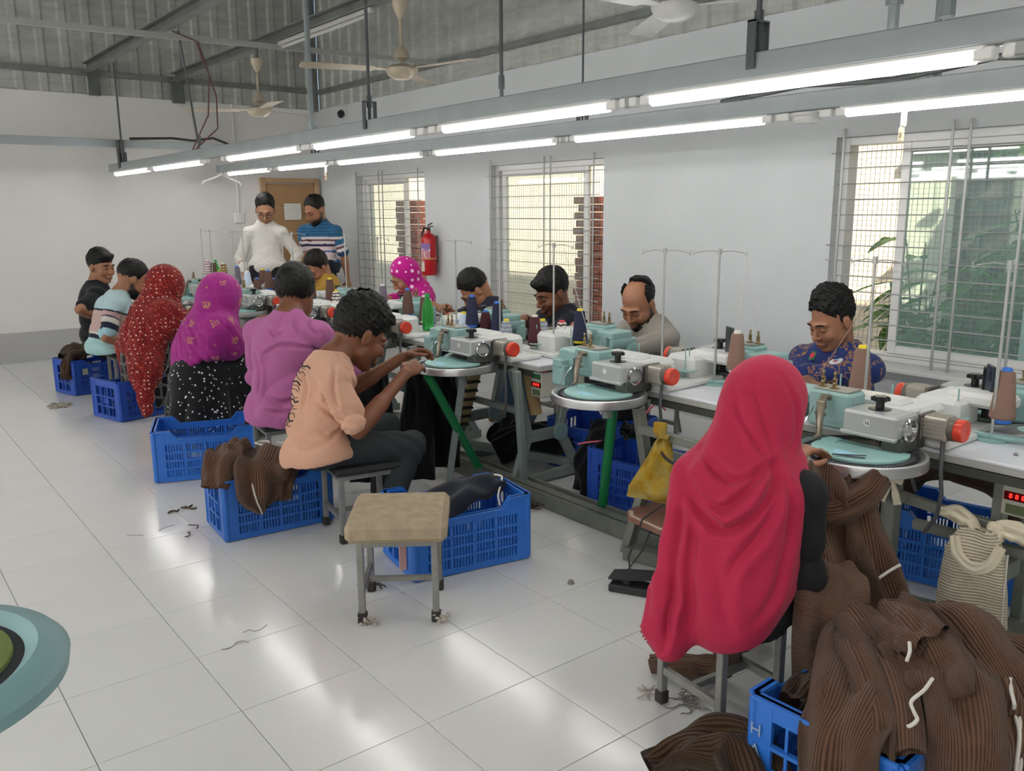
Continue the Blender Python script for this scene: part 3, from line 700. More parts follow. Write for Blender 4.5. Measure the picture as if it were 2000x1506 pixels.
# front frames of the two nearest dials
def dial_frame(label, x, y, bar_to, barz, m, bent=True):
    t = thing('dial_stand', label, 'stand')
    if bent:
        for (p, q) in (((2.56, .655), (2.63, .35)), ((2.63, .35), (2.505, .02))):
            MB().bar((p[0], y, p[1]), (q[0], y, q[1]), .04, .045, bev=.003).build('leg', m, t)
        MB().bar((2.50, y, .03), (2.62, y-.36, .03), .05, .06, bev=.003).build('foot_bar', m, t)
    else:
        MB().bar((x, y, .655), (x, y, .02), .05, .05, bev=.003).build('leg', m, t); MB().bar((x, y+.02, .0225), (x, y-.9, .0225), .045, .045, bev=.003).build('foot_bar', m, t)
    MB().bar((x, y, barz[0]), (x+bar_to[0], y+bar_to[1], barz[1]), .03, .035, bev=.003).build('cross_rail', m, t)
    return t
dial_frame('bent grey green steel stand under the dial of the empty seat, yellow bag tied on', 2.57, 2.40, (.05, -.75), (.56, .52), M_LEGD)
dial_frame('dark olive steel stand under dial 16, with cream knit tied on', 2.80, 1.415, (.0, -.9), (.485, .42), M_LEGD, False)
for (x, y, l) in ((2.47, 3.45, 'grey steel stand under the dial of the young man in peach'), (2.49, 4.5, 'grey steel stand behind the young man in peach')):
    t = thing('dial_stand', l, 'stand')
    MB().bar((x+.2, y-.1, .655), (x+.25, y-.1, .02), .035, bev=.003).build('leg', M_FRAME, t); MB().bar((x+.05, y+.15, .655), (x-.03, y+.2, .02), .035, bev=.003).build('leg', M_FRAME, t)
    MB().bar((x-.05, y+.2, .025), (x+.27, y-.1, .025), .04, bev=.003).build('foot_bar', M_FRAME, t)
# control boxes with red digits
def mk_lcd():
    return emis('red_digits', '#ff2a20', 3)
def control(loc, label, s=1):
    t = thing('control_box', label, 'control box', loc)
    MB().box((0, 0, 0), (.30, .09, .13), bev=.004).build('box_body', mat('beige_box', '#b9b9ac', .45), t)
    MB().box((-.1505, 0, -.0), (.002, .075, .028)).build('display_window', mat('dark_red_window', '#5c0d10', .2), t)
    for k in (0, 1, 2): text('8', .022, 'digit', mk_lcd(), t, (-.1525, .018-.018*k, 0), (PI/2, 0, -PI/2))
    MB().box((-.1505, 0, .043), (.002, .07, .026)).build('green_label', mat('green_label', '#2f6b46', .5), t)
    MB().box((-.1505, 0, -.042), (.002, .06, .03)).build('keypad', mat('keypad_olive', '#5d6848', .5), t)
    MB().box((.0, -.046, .03), (.10, .004, .05)).build('side_label', mat('pale_label', '#cfcfc4', .5), t)
    MB().cyl((-.12, -.03, .065), (-.12, -.03, .075), .008).build('red_button', M_CAP, t)
control((2.93, 3.325, .575), 'beige control box with red digits under the table edge in mid picture')
control((2.95, 1.02, .575), 'beige control box with red digits under the table at the right edge')
tag(MB().bar((2.70, -.2, .03), (2.70, 4.3, .03), .13, .012).bar((2.64, -.2, .04), (2.64, 4.3, .04), .012, .075).bar((2.76, -.2, .04), (2.76, 4.3, .04), .012, .075).bar((2.7, -.2, .066), (2.7, 4.3, .066), .05, .012).build('floor_channel', M_LEGD), 'long grey steel channel on the floor under the table edge', 'channel')

# thread stands
M_STAND = mat('stand_rod', '#aeb0ae', .4, .5, var=.08); M_STB = M_TEALD
def stand():
    t = thing('thread_stand', '', 'thread stand')
    MB().lathe([(.05, 0), (.05, .005), (.012, .008), (.012, .02)], n=24).build('base_disc', M_TEAL, t)
    MB().cyl((0, 0, .01), (0, 0, .59), .0052, n=8).cyl((0, 0, .575), (0, 0, .60), .009, n=8).build('pole', M_STAND, t)
    for s in (-1, 1):
        MB().tube([(0, 0, .012), (0, s*.06, .014), (0, s*.1, .018), (0, s*.115, .035), (0, s*.115, .055)], [.011, .011, .010, .008, .006], 8).build('cone_arm', M_TEAL, t)
        MB().lathe([(.001, 0), (.04, 0), (.042, .003), (.04, .005), (.001, .006)], (0, s*.115, .055), n=24).cyl((0, s*.115, .06), (0, s*.115, .16), .003, n=6).build('cone_disc', M_TEAL, t)
        MB().tube([(0, 0, .587), (.01, s*.05, .59), (.015, s*.1, .582), (.012, s*.115, .57), (.012, s*.115, .59)], .0024, 6).build('guide_arm', M_STAND, t)
    return t
sp = stand()
ST = [(2.99, 1.19, .1, 'thread stand at the right edge holding the blue tipped taupe cone'), (2.90, 1.60, -.2, 'thread stand with plain pole crossing the window, behind machine 16'),
      (3.03, 2.385, .5, 'thread stand with spread guide arms against the white wall, beside an upright phone'), (2.92, 2.60, .3, 'thread stand left of the upright phone, pole before the balding man'),
      (2.98, 3.42, .2, 'thread stand whose pole crosses the man in black'), (3.05, 3.98, -.2, 'thread stand standing before the middle window'),
      (2.98, 4.33, .3, 'thread stand before the blank wall left of the middle window'), (2.92, 5.17, .1, 'thread stand at the right edge of the left window'),
      (3.03, 5.85, -.3, 'thread stand before the blue striped man'), (3.06, 6.85, .6, 'thread stand before the hair of the man in mustard'),
      (3.03, 6.98, -.5, 'thread stand before the right arm of the man in white'), (3.04, 7.9, .4, 'thread stand before the body of the man in white'),
      (2.98, 8.0, -.1, 'thread stand before the left arm of the man in white'), (2.93, 8.45, .2, 'right one of two thread stands before the plain back wall'), (2.98, 8.85, -.2, 'left one of two thread stands before the plain back wall')]
for k, (x, y, r, l) in enumerate(ST):
    o = sp if k == 0 else copy_tree(sp)
    o.location = (x, y, TZ if y < 8.6 else TZ); o.rotation_euler = (0, 0, r); o['label'] = l; o['group'] = 'thread stands along the tables'

def mk_yarn(name, cols, kind):
    t = NT(name); co = t.coord('Object'); sx = t.n('SeparateXYZ'); t.l(co, sx.inputs[0]); z = sx.outputs[2]
    w = t.math('SINE', t.math('ADD', t.math('MULTIPLY', z, 900), t.math('MULTIPLY', t.noise(co, 20, 2), 4)))
    if kind == 'plain': t.base(t.mix(t.math('MULTIPLY_ADD', w, .5, .5), cols[0], cols[1]))
    else:
        a = t.math('ARCTAN2', sx.outputs[1], sx.outputs[0])
        k = t.math('SINE', t.math('ADD', t.math('MULTIPLY', z, 260), t.math('MULTIPLY', t.noise(t.coord('Object', (50, 50, 30)), 1, 3), 9)))
        t.base(t.mix(t.math('GREATER_THAN', k, .15), cols[0], cols[1]))
    t.set(rough=.85, spec=.2); t.bump(w, .35, .001); return t.m
YARN = {'taupe': mk_yarn('taupe_yarn', ('#8f7468', '#7e6458'), 'plain'), 'brown': mk_yarn('brown_yarn', ('#6d544c', '#5c453e'), 'plain'), 'maroon': mk_yarn('maroon_yarn', ('#5a3338', '#4b2a30'), 'plain'),
        'navy': mk_yarn('navy_yarn', ('#373b52', '#2b2f44'), 'plain'), 'grey': mk_yarn('mottled_grey_yarn', ('#aab0b8', '#868d98'), 'mot'), 'bw': mk_yarn('mottled_black_white_yarn', ('#e3dcd6', '#4c4144'), 'mot'),
        'white': mk_yarn('pale_blue_yarn', ('#cddcec', '#bccddf'), 'plain'), 'mauve': mk_yarn('mauve_grey_yarn', ('#7c7480', '#6a626e'), 'plain'), 'gold': mk_yarn('mottled_gold_yarn', ('#b29a6a', '#4f4636'), 'mot'), 'pinkw': mk_yarn('mottled_pink_white_yarn', ('#dccfd0', '#8b6f78'), 'mot')}
TIP = {'y': mat('yellow_cone_tip', '#e3cc2a', .4), 'b': mat('blue_cone_tip', '#2f6fd0', .4), 'r': mat('red_cone_tip', '#d2334a', .4), 'w': mat('white_cone_tip', '#d9d4cc', .5)}
CBODY = {}
def cone(x, y, z, yarn, tip, label, h=.165, base=None, r0=.041, r1=.025):
    t = thing('yarn_cone', label, 'yarn cone', (x, y, z), rnd.uniform(0, 6), 'yarn cones on the tables')
    b = .014
    MB().lathe([(r0-.004, b), (r0, b+.006), (r1+.001, h-.006), (r1-.004, h), (.012, h)], n=24).build('yarn_body', YARN[yarn], t)
    MB().lathe([(r1-.008, h-.01), (r1-.009, h+.008), (r1-.012, h+.012), (.008, h+.012), (.006, h+.004), (.001, h+.004)], n=20).build('cone_tip', TIP[tip], t)
    MB().lathe([(r0-.012, 0), (r0-.011, .004), (r0-.008, b+.004), (.01, b+.004)], n=20).build('cone_foot', TIP[base or tip], t)
CL = [(3.02, 1.175, .75, 'taupe', 'b', 'taupe yarn cone with blue tip and foot at the right edge of the photo', .175), (2.99, 1.672, .765, 'taupe', 'y', 'taupe yarn cone with yellow tip before the navy shirt', .18), (3.015, 2.26, .765, 'taupe', 'w', 'taupe yarn cone beside the upright phone', .17),
      (3.05, 3.29, .77, 'navy', 'y', 'navy yarn cone with yellow tip before the man in black', .17), (3.075, 3.461, .69, 'bw', 'r', 'black and white mottled cone with red tip', .17), (3.09, 3.64, .69, 'grey', 'y', 'grey mottled yarn cone with yellow tip, right of the maroon one', .16), (2.967, 3.56, .72, 'maroon', 'w', 'maroon brown yarn cone left of two mottled cones', .17),
      (2.98, 3.83, .72, 'grey', 'y', 'grey mottled yarn cone with yellow tip above the red motor cap', .12), (3.06, 4.02, .74, 'navy', 'b', 'navy yarn cone with blue tip and foot, right one of two', .18), (3.10, 4.19, .70, 'maroon', 'b', 'maroon yarn cone with blue tip between two navy cones', .15), (2.97, 4.15, .775, 'navy', 'b', 'navy yarn cone with blue tip and foot, left one of two', .18), (3.0, 4.28, .70, 'white', 'y', 'pale blue yarn cone with yellow tip below the left navy cone', .14),
      (2.97, 4.88, .775, 'brown', 'b', 'brown yarn cone with blue tip left of the green bottle', .17), (3.05, 4.80, .73, 'brown', 'w', 'brown yarn cone directly behind the green bottle', .17), (3.04, 5.33, .77, 'mauve', 'w', 'mauve grey yarn cone right of the peach man\'s hair', .17), (3.03, 6.03, .73, 'bw', 'y', 'white mottled cone with yellow tip left of the peach man\'s hair', .12),
      (3.03, 6.13, .74, 'brown', 'y', 'brown yarn cone with yellow tip left of the peach man\'s hair', .2), (2.97, 6.34, .77, 'brown', 'b', 'brown yarn cone with blue foot right of the purple man\'s head', .18), (3.07, 7.30, .73, 'maroon', 'b', 'dark maroon yarn cone left of the purple man\'s head', .14), (2.98, 7.2, .79, 'brown', 'b', 'brown cone just behind the dark maroon cone', .16),
      (2.98, 7.46, .73, 'brown', 'b', 'brown yarn cone with blue tip right of a white cone', .14), (3.06, 7.52, .80, 'brown', 'y', 'brown yarn cone with yellow tip behind the white cone', .14), (2.97, 7.66, .77, 'white', 'w', 'white yarn cone right of the magenta scarf', .15), (3.05, 8.12, .77, 'mauve', 'b', 'mauve grey yarn cone above the magenta scarf', .17), (2.95, 8.2, .80, 'gold', 'w', 'gold mottled yarn cone above the magenta scarf', .17),
      (2.90, 8.5, .80, 'pinkw', 'w', 'pink and white mottled cone left of the far green bottle', .19), (2.96, 8.5, .78, 'brown', 'w', 'brown yarn cone hidden behind the far green bottle', .19)]
for (x, y, z, c, tp, l, h) in CL: cone(x, y, z, c, tp, l, h)
def mk_pet(name, col):
    t = NT(name); t.base(col); t.set(rough=.12, trans=.75, ior=1.2, spec=.6); return t.m
M_PET = mk_pet('green_pet', '#5fd873'); M_PETCAP = mat('green_cap', '#1f9a4d', .4)
def bottle(x, y, z, label):
    t = thing('soda_bottle', label, 'bottle', (x, y, z))
    MB().lathe([(.028, 0), (.035, .006), (.036, .03), (.035, .05), (.037, .055), (.036, .12), (.033, .15), (.022, .185), (.013, .205), (.012, .215)], n=24).build('bottle_body', M_PET, t)
    MB().lathe([(.015, .212), (.0155, .232), (.001, .233)], n=18).build('cap', M_PETCAP, t)
    return t
b = bottle(2.90, 4.53, .72, 'clear green plastic bottle standing before the fire extinguisher wall')
b = bottle(3.0, 8.55, .76, 'green labelled plastic bottle at the far left end of the tables')
MB().lathe([(.0372, .075), (.0376, .08), (.0376, .13), (.0352, .138)], n=24).build('label', mat('lime_label', '#8fd63a', .5), b)
def phone(x, y, z, rz, label, cm, big):
    t = thing('mobile_phone', label, 'phone', (x, y, z), rz)
    MB().box((0, 0, .08), (.010, .075, .16), bev=.004).build('phone_case', cm, t)
    MB().box((-.0055, 0, .08), (.001, .066, .145)).build('screen', mat('dark_screen', '#0d1013', .1), t)
    MB().cyl((.005, .018, .135), (.0065, .018, .135), .008).cyl((.005, .018, .112), (.0065, .018, .112), .008).build('camera_lens', M_BLK, t)
    if big: MB().tube([(0, -.036, .14), (0, -.062, .14), (0, -.066, .12), (0, -.066, .04), (0, -.060, .02), (0, -.036, .02)], .006, 8).build('side_grip', M_BLK, t)
phone(3.10, 2.365, .785, PI-.5, 'dark phone leaning upright beside a teal machine head against the white wall', mat('grey_case', '#34393c', .5), 0)
phone(3.13, 1.27, .76, PI-.9, 'dark phone in a blue case with side grip, under the right window', mat('blue_black_case', '#1c2a3c', .4), 1)
tw = thing('tweezers', 'dark tweezers lying on the dial of machine 16', 'tweezers', (2.40, 1.36, .7055), -1.0)
MB().bar((-.05, -.004, .004), (.05, .004, .005), .006, .002).bar((-.05, -.004, .004), (.045, -.012, .002), .006, .002).build('tweezer_arm', mat('dark_tweezers', '#4a4146', .35, .5), tw)
tag(MB().tube([(3.02, .93, .70), (3.0, .97, .705), (2.97, .985, .70), (2.95, .97, .698), (2.945, .94, .70)], [.008, .012, .014, .012, .008], 8).build('knit_scrap', mat('mauve_scrap', '#8d7580', .8)), 'curled mauve knit scrap on the white table at right', 'scrap')
tag(MB().lathe([(.001, 0), (.008, .002), (.005, .008), (.001, .01)], (2.86, 1.06, .69), n=8).build('lint_ball', mat('mauve_lint', '#8d8590', .9)), 'tiny lint ball on the white table at right', 'lint')
MG = mat('green_pole_plastic', '#137a44', .4)
def gpole(a, b, l): tag(MB().cyl(a, b, .023, n=16).build('green_pole', MG), l, 'pole')
gpole((2.27, 3.56, .655), (2.70, 3.68, .0), 'slanting bright green pole under the dial of the peach man'); gpole((2.62, 2.60, .655), (2.77, 2.82, .02), 'slanting green pole under the dial of the empty seat')
# control pedal and board
pd = thing('foot_pedal', 'black foot pedal on the floor left of the crimson scarf', 'pedal', (2.30, 2.14, 0), math.radians(-62))
MB().box((0, 0, .015), (.21, .085, .03), bev=.005).build('pedal_base', mat('black_pedal', '#2b2d2e', .5, var=.2), pd)
MB().prism([(-.10, -.045), (-.03, -.05), (.08, -.045), (.08, .045), (-.03, .05), (-.10, .04)], 0, .008, Matrix.Translation((-.01, .02, .055)) @ Matrix.Rotation(-.12, 4, 'Y')).cyl((-.04, 0, .03), (-.04, 0, .055), .022).build('treadle', MATS['black_pedal'], pd)
MB().tube([(-.03, .02, .05), (-.06, .08, .1), (-.02, .13, .25), (.05, .2, .3)], .004, 6).build('pedal_cord', MATS['black_cable'], pd)
bd = thing('knee_board', 'worn brown board fixed to the steel stand beside the crimson scarf', 'board', (2.56, 2.26, .20), -.25)
MB().prism([(-.10, .10), (-.13, .04), (-.10, -.15), (.16, -.18), (.19, .14), (.02, .15)], 0, .022).build('board_top', mat('scuffed_brown_board', '#8d6355', .7, var=.2, vscale=14, bump=.2), bd)
MB().prism([(-.095, .095), (-.125, .04), (-.10, -.145), (-.085, -.145), (-.11, .035), (-.08, .085)], .0, .0235).build('chipped_edge', mat('chipped_board_edge', '#c7b9a6', .7), bd)
MB().tube([(-.08, -.06, 0), (-.11, -.04, -.1), (-.17, -.02, -.19)], .0035, 6).build('cord', MATS['black_cable'], bd)
MB().tube([(0, -.14, 0), (.02, -.16, -.08), (.1, -.2, -.12), (.05, -.12, -.19)], .0035, 6).build('cord', MATS['black_cable'], bd)

# ------------------------------------------------------------------ crates and stools
M_CRATE = mat('blue_crate_plastic', '#2b67bd', .38, var=.06, vscale=4); M_CRATEL = mat('bright_blue_crate_plastic', '#2f74d2', .35, var=.05, vscale=4); M_CRATED = mat('deep_blue_crate_plastic', '#2450b2', .4, var=.06, vscale=4)
def crate_side(L, H, long, m):
    """panel in the xz plane, outside towards -y"""
    b = MB(); cw = .055; th = .006
    b.prism([(-L/2, 0), (-L/2+cw, 0), (-L/2+cw, H-.012), (-L/2, H-.012)], -th, th, Matrix.Rotation(PI/2, 4, 'X')); b.prism([(L/2-cw, 0), (L/2, 0), (L/2, H-.012), (L/2-cw, H-.012)], -th, th, Matrix.Rotation(PI/2, 4, 'X'))
    RX = Matrix.Rotation(PI/2, 4, 'X')
    dip = .042 if long else 0; a = L/2-.085
    top = [(-L/2, H), (-a, H), (-a+.035, H-dip), (a-.035, H-dip), (a, H), (L/2, H)]
    lo = H-.052-dip*.6
    for (p, q) in zip(top[:-1], top[1:]): b.prism([(p[0], lo), (q[0], lo), (q[0], q[1]), (p[0], p[1])], -th*.8, th*.8, RX); b.prism([(p[0], p[1]-.010), (q[0], q[1]-.010), q, p], -th*2.4, th*2.4, RX)
    x0, x1 = -L/2+cw, L/2-cw; z0 = .028
    b.box((0, 0, z0/2), (L, th*2.2, z0))
    n = 4 if long else 3
    for k in range(1, n): b.box((0, -th*.6, z0+(lo-z0)*k/n), (x1-x0, th*2.6, .010))
    nv = 4 if long else 3
    for k in range(1, nv): b.box((x0+(x1-x0)*k/nv, -th*.6, (z0+lo)/2), (.013, th*2.6, lo-z0))
    st = .0135 if long else .040
    k = x0+st
    while k < x1-st*.5: b.box((k, 0, (z0+lo)/2), (.0075, th, lo-z0)); k += st
    if not long: b.prism([(-.05, H*.52), (.05, H*.52), (.05, H*.40), (-.05, H*.40)], -th*.9, th*.9, RX)
    return b
CR0 = {}
def crate(x, y, rz, label, m, L=.50, W=.36, H=.285):
    t = thing('plastic_crate', label, 'crate', (x, y, 0), rz, 'blue plastic crates on the floor')
    for (ln, ox, oy, r, lg) in ((L, 0, -W/2, 0, 1), (L, 0, W/2, PI, 1), (W, L/2, 0, PI/2, 0), (W, -L/2, 0, -PI/2, 0)):
        o = crate_side(ln-.006, H, lg, m).build('long_side' if lg else 'short_side', m, t, 30); o.location = (ox, oy, .004); o.rotation_euler = (0, 0, r)
    MB().box((0, 0, .012), (L-.02, W-.02, .012), bev=.003).build('crate_base', m, t)
    for sx in (-1, 1):
        for sy in (-1, 1): MB().box((sx*(L/2-.004), sy*(W/2-.004), H/2), (.03, .03, H-.006), bev=.010).build('corner_post', m, t)
    return t
c1 = crate(1.60, 7.73, math.radians(16), 'blue crate at far left heaped with brown knit and a pale tag', M_CRATED, .45, .30)
MB().box((-.135, -.163, .19), (.045, .003, .05)).build('paper_tag', mat('grey_tag', '#a9a9a2', .7), c1)
c2 = crate(1.61, 6.56, math.radians(15), 'blue crate half covered by the red patterned scarf', M_CRATED, .38, .36)
c3 = crate(1.56, 4.82, math.radians(-20), 'empty blue crate left of the dotted black dress', M_CRATEL, .53, .36)
c4 = crate(1.50, 3.78, math.radians(-4.6), 'blue crate heaped with brown ribbed sweaters behind the peach man', M_CRATE, .50, .30)
c5 = crate(1.955, 2.875, math.radians(-10), 'blue crate with folded dark navy knit behind the beige stool', M_CRATEL, .52, .34)
c6 = crate(3.10, 2.80, math.radians(-78), 'deep blue crate under the table behind the steel stand and yellow bag', M_CRATED, .52, .36)
c7 = crate(3.38, 3.45, math.radians(-75), 'deep blue crate farther under the tables beside a green pole', M_CRATED)
c8 = crate(3.42, 1.42, math.radians(-80), 'blue crate under the right table below a brown cloth', M_CRATEL)
cH = crate(1.925, .965, math.radians(2), 'blue crate lettered HAQ in the right foreground full of brown knit', M_CRATEL, .53, .37)
for k, ch_ in enumerate('HAQ'): text(ch_, .045, 'letter', mat('grey_letter_paint', '#8fa3bd', .5), cH, (-.2775, .166, .20-.055*k), (PI/2, 0, -PI/2), .0008)
M_SEATC = mat('dirty_beige_carpet', '#aa9b84', .95, var=.12, vscale=25, bump=.5, bscale=220, spec=.1); M_LEG = mat('scuffed_galvanised_leg', '#8f8f8a', .5, .4, var=.15, vscale=18)
M_RUB = mat('dirty_rubber', '#35322f', .8, var=.2); M_LINT = mat('pale_lint', '#b9b2a6', .95, var=.2, vscale=60)
def stool(x, y, rz, label, seat_m, s=.26, h=.325, pad=.045):
    t = thing('work_stool', label, 'stool', (x, y, 0), rz, 'steel framed work stools')
    a = s/2
    for sx in (-1, 1):
        for sy in (-1, 1):
            lg = MB().box((sx*a, sy*a, (h+.03)/2), (.024, .024, h-.03), bev=.002).build('leg', M_LEG, t)
            MB().box((sx*a, sy*a, .021), (.034, .034, .042), bev=.005).build('rubber_foot', M_RUB, lg)
    for sx in (-1, 1): MB().box((sx*a, 0, .11), (.018, s-.024, .024), bev=.002).build('stretcher', M_LEG, t)
    MB().box((0, 0, .11), (s-.018, .022, .018), bev=.002).build('stretcher', M_LEG, t)
    f = MB()
    for q in (-1, 1): f.box((q*a, 0, h-.012), (.02, s, .022)); f.box((0, q*a, h-.012), (s, .02, .022))
    f.build('seat_frame', M_LEG, t)
    if pad:
        v = []; n = 12; S = a+.035+(.012 if pad > .06 else 0); fs = []
        m = MB().box((0, 0, h+pad/2), (2*S, 2*S, pad), bev=.018).build('seat_pad', seat_m, t, 60)
        sub = m.modifiers.new('s', 'SUBSURF'); sub.levels = sub.render_levels = 2; sub.subdivision_type = 'CATMULL_CLARK'
    return t
es = stool(1.53, 2.616, math.radians(-36), 'empty stool with worn beige carpet seat in the foreground', M_SEATC, .265, .315, .075)
for k, (px, py) in enumerate(((-.13, -.13), (.13, -.13))):
    m = MB()
    for q in range(26):
        a = rnd.uniform(0, 6.28); r = rnd.uniform(.0, .035); p = (px+.02+r*math.cos(a), py-.015+r*math.sin(a), rnd.uniform(.004, .03)); m.lathe([(.001, -.005), (.008, 0), (.001, .005)], p, (rnd.random()-.5, rnd.random()-.5, 1), 6)
    m.build('lint_clump', M_LINT, es)
MB().box((.0, .06, .20), (.03, .004, .17), rz=.6).build('hanging_strip', mat('pink_strip', '#c9a3a3', .8), es)
M_DSEAT = mat('dark_stool_seat', '#2d2f31', .8, var=.2)
stool(1.80, 3.42, math.radians(-10), 'stool with dark seat under the young man in peach', M_DSEAT, .27, .315, .035)
stool(1.86, 4.38, math.radians(-8), 'stool under the man in the purple shirt', M_DSEAT, .27, .315, .035)
stool(1.905, 1.435, math.radians(-6), 'stool under the woman in the crimson scarf', M_DSEAT, .235, .30, .03)
for (y, l) in ((5.47, 'stool under the woman in the magenta scarf'), (6.6, 'stool under the woman in the red patterned scarf'), (7.4, 'stool under the man in the striped polo')): stool(1.80, y, 0, l, M_DSEAT, .21, .315, .035)
for (x, y, l) in ((3.98, 2.45, 'stool under the man in navy print'), (3.98, 3.66, 'stool under the balding man'), (3.98, 4.52, 'stool under the man in black')): stool(x, y, 0, l, M_DSEAT, .27, .315, .035)
# machine in the left foreground
fg = thing('linking_machine', 'teal rimmed machine dial with green felt at the left edge of the foreground', 'machine', (-.02, 1.70, .70))
MB().lathe([(.20, -.02), (.222, -.004), (.232, .004), (.270, -.006), (.282, -.02), (.278, -.045), (.24, -.05), (.20, -.04), (.20, -.02)], n=64).build('dial_rim', mat('matt_teal_plastic', '#7aa0a2', .5, var=.05), fg)
MB().lathe([(.001, -.03), (.215, -.03), (.212, -.014), (.19, -.010), (.001, -.012)], n=48).build('needle_bed', mat('black_bed', '#27292b', .6), fg)
MB().lathe([(.001, -.011), (.192, -.011), (.190, -.004), (.001, -.004)], n=48).build('felt_disc', mat('green_felt', '#66753a', .95, var=.15, vscale=12), fg)
MB().lathe([(.131, -.004), (.134, -.001), (.137, -.004)], n=48).build('pale_ring', mat('pale_green_ring', '#98a765', .6), fg)
MB().lathe([(.001, -.004), (.006, -.004), (.004, -.001), (.001, 0)], (.12, .02, 0), n=10).build('bolt_head', M_BLK, fg)
MB().cyl((0, 0, -.7), (0, 0, -.03), .05, n=18).box((0, 0, -.68), (.4, .4, .04), bev=.01).build('pedestal', M_FRAME, fg)

# threads running from the stands to the tensioners
def thread(pts, c, label): tag(MB().tube([Vector(p) for p in pts], .0009, 4).build('yarn_thread', c), label, 'thread')
M_TTH = mat('taupe_thread', '#a98a72', .9); M_PTH = mat('pale_thread', '#c9c6c0', .9)
thread([(3.0, 1.67, .96), (2.93, 1.55, 1.27), (2.615, 1.60, .92)], M_TTH, 'taupe thread running from the stand down to the tensioner of machine 16')
thread([(3.015, 2.26, .95), (3.08, 2.28, 1.265), (3.23, 2.32, .92)], M_PTH, 'fine thread running down to the machine beside the upright phone')
thread([(3.05, 3.29, .95), (2.97, 3.33, 1.27), (2.60, 2.75, .92)], M_PTH, 'fine thread crossing in front of the balding man')
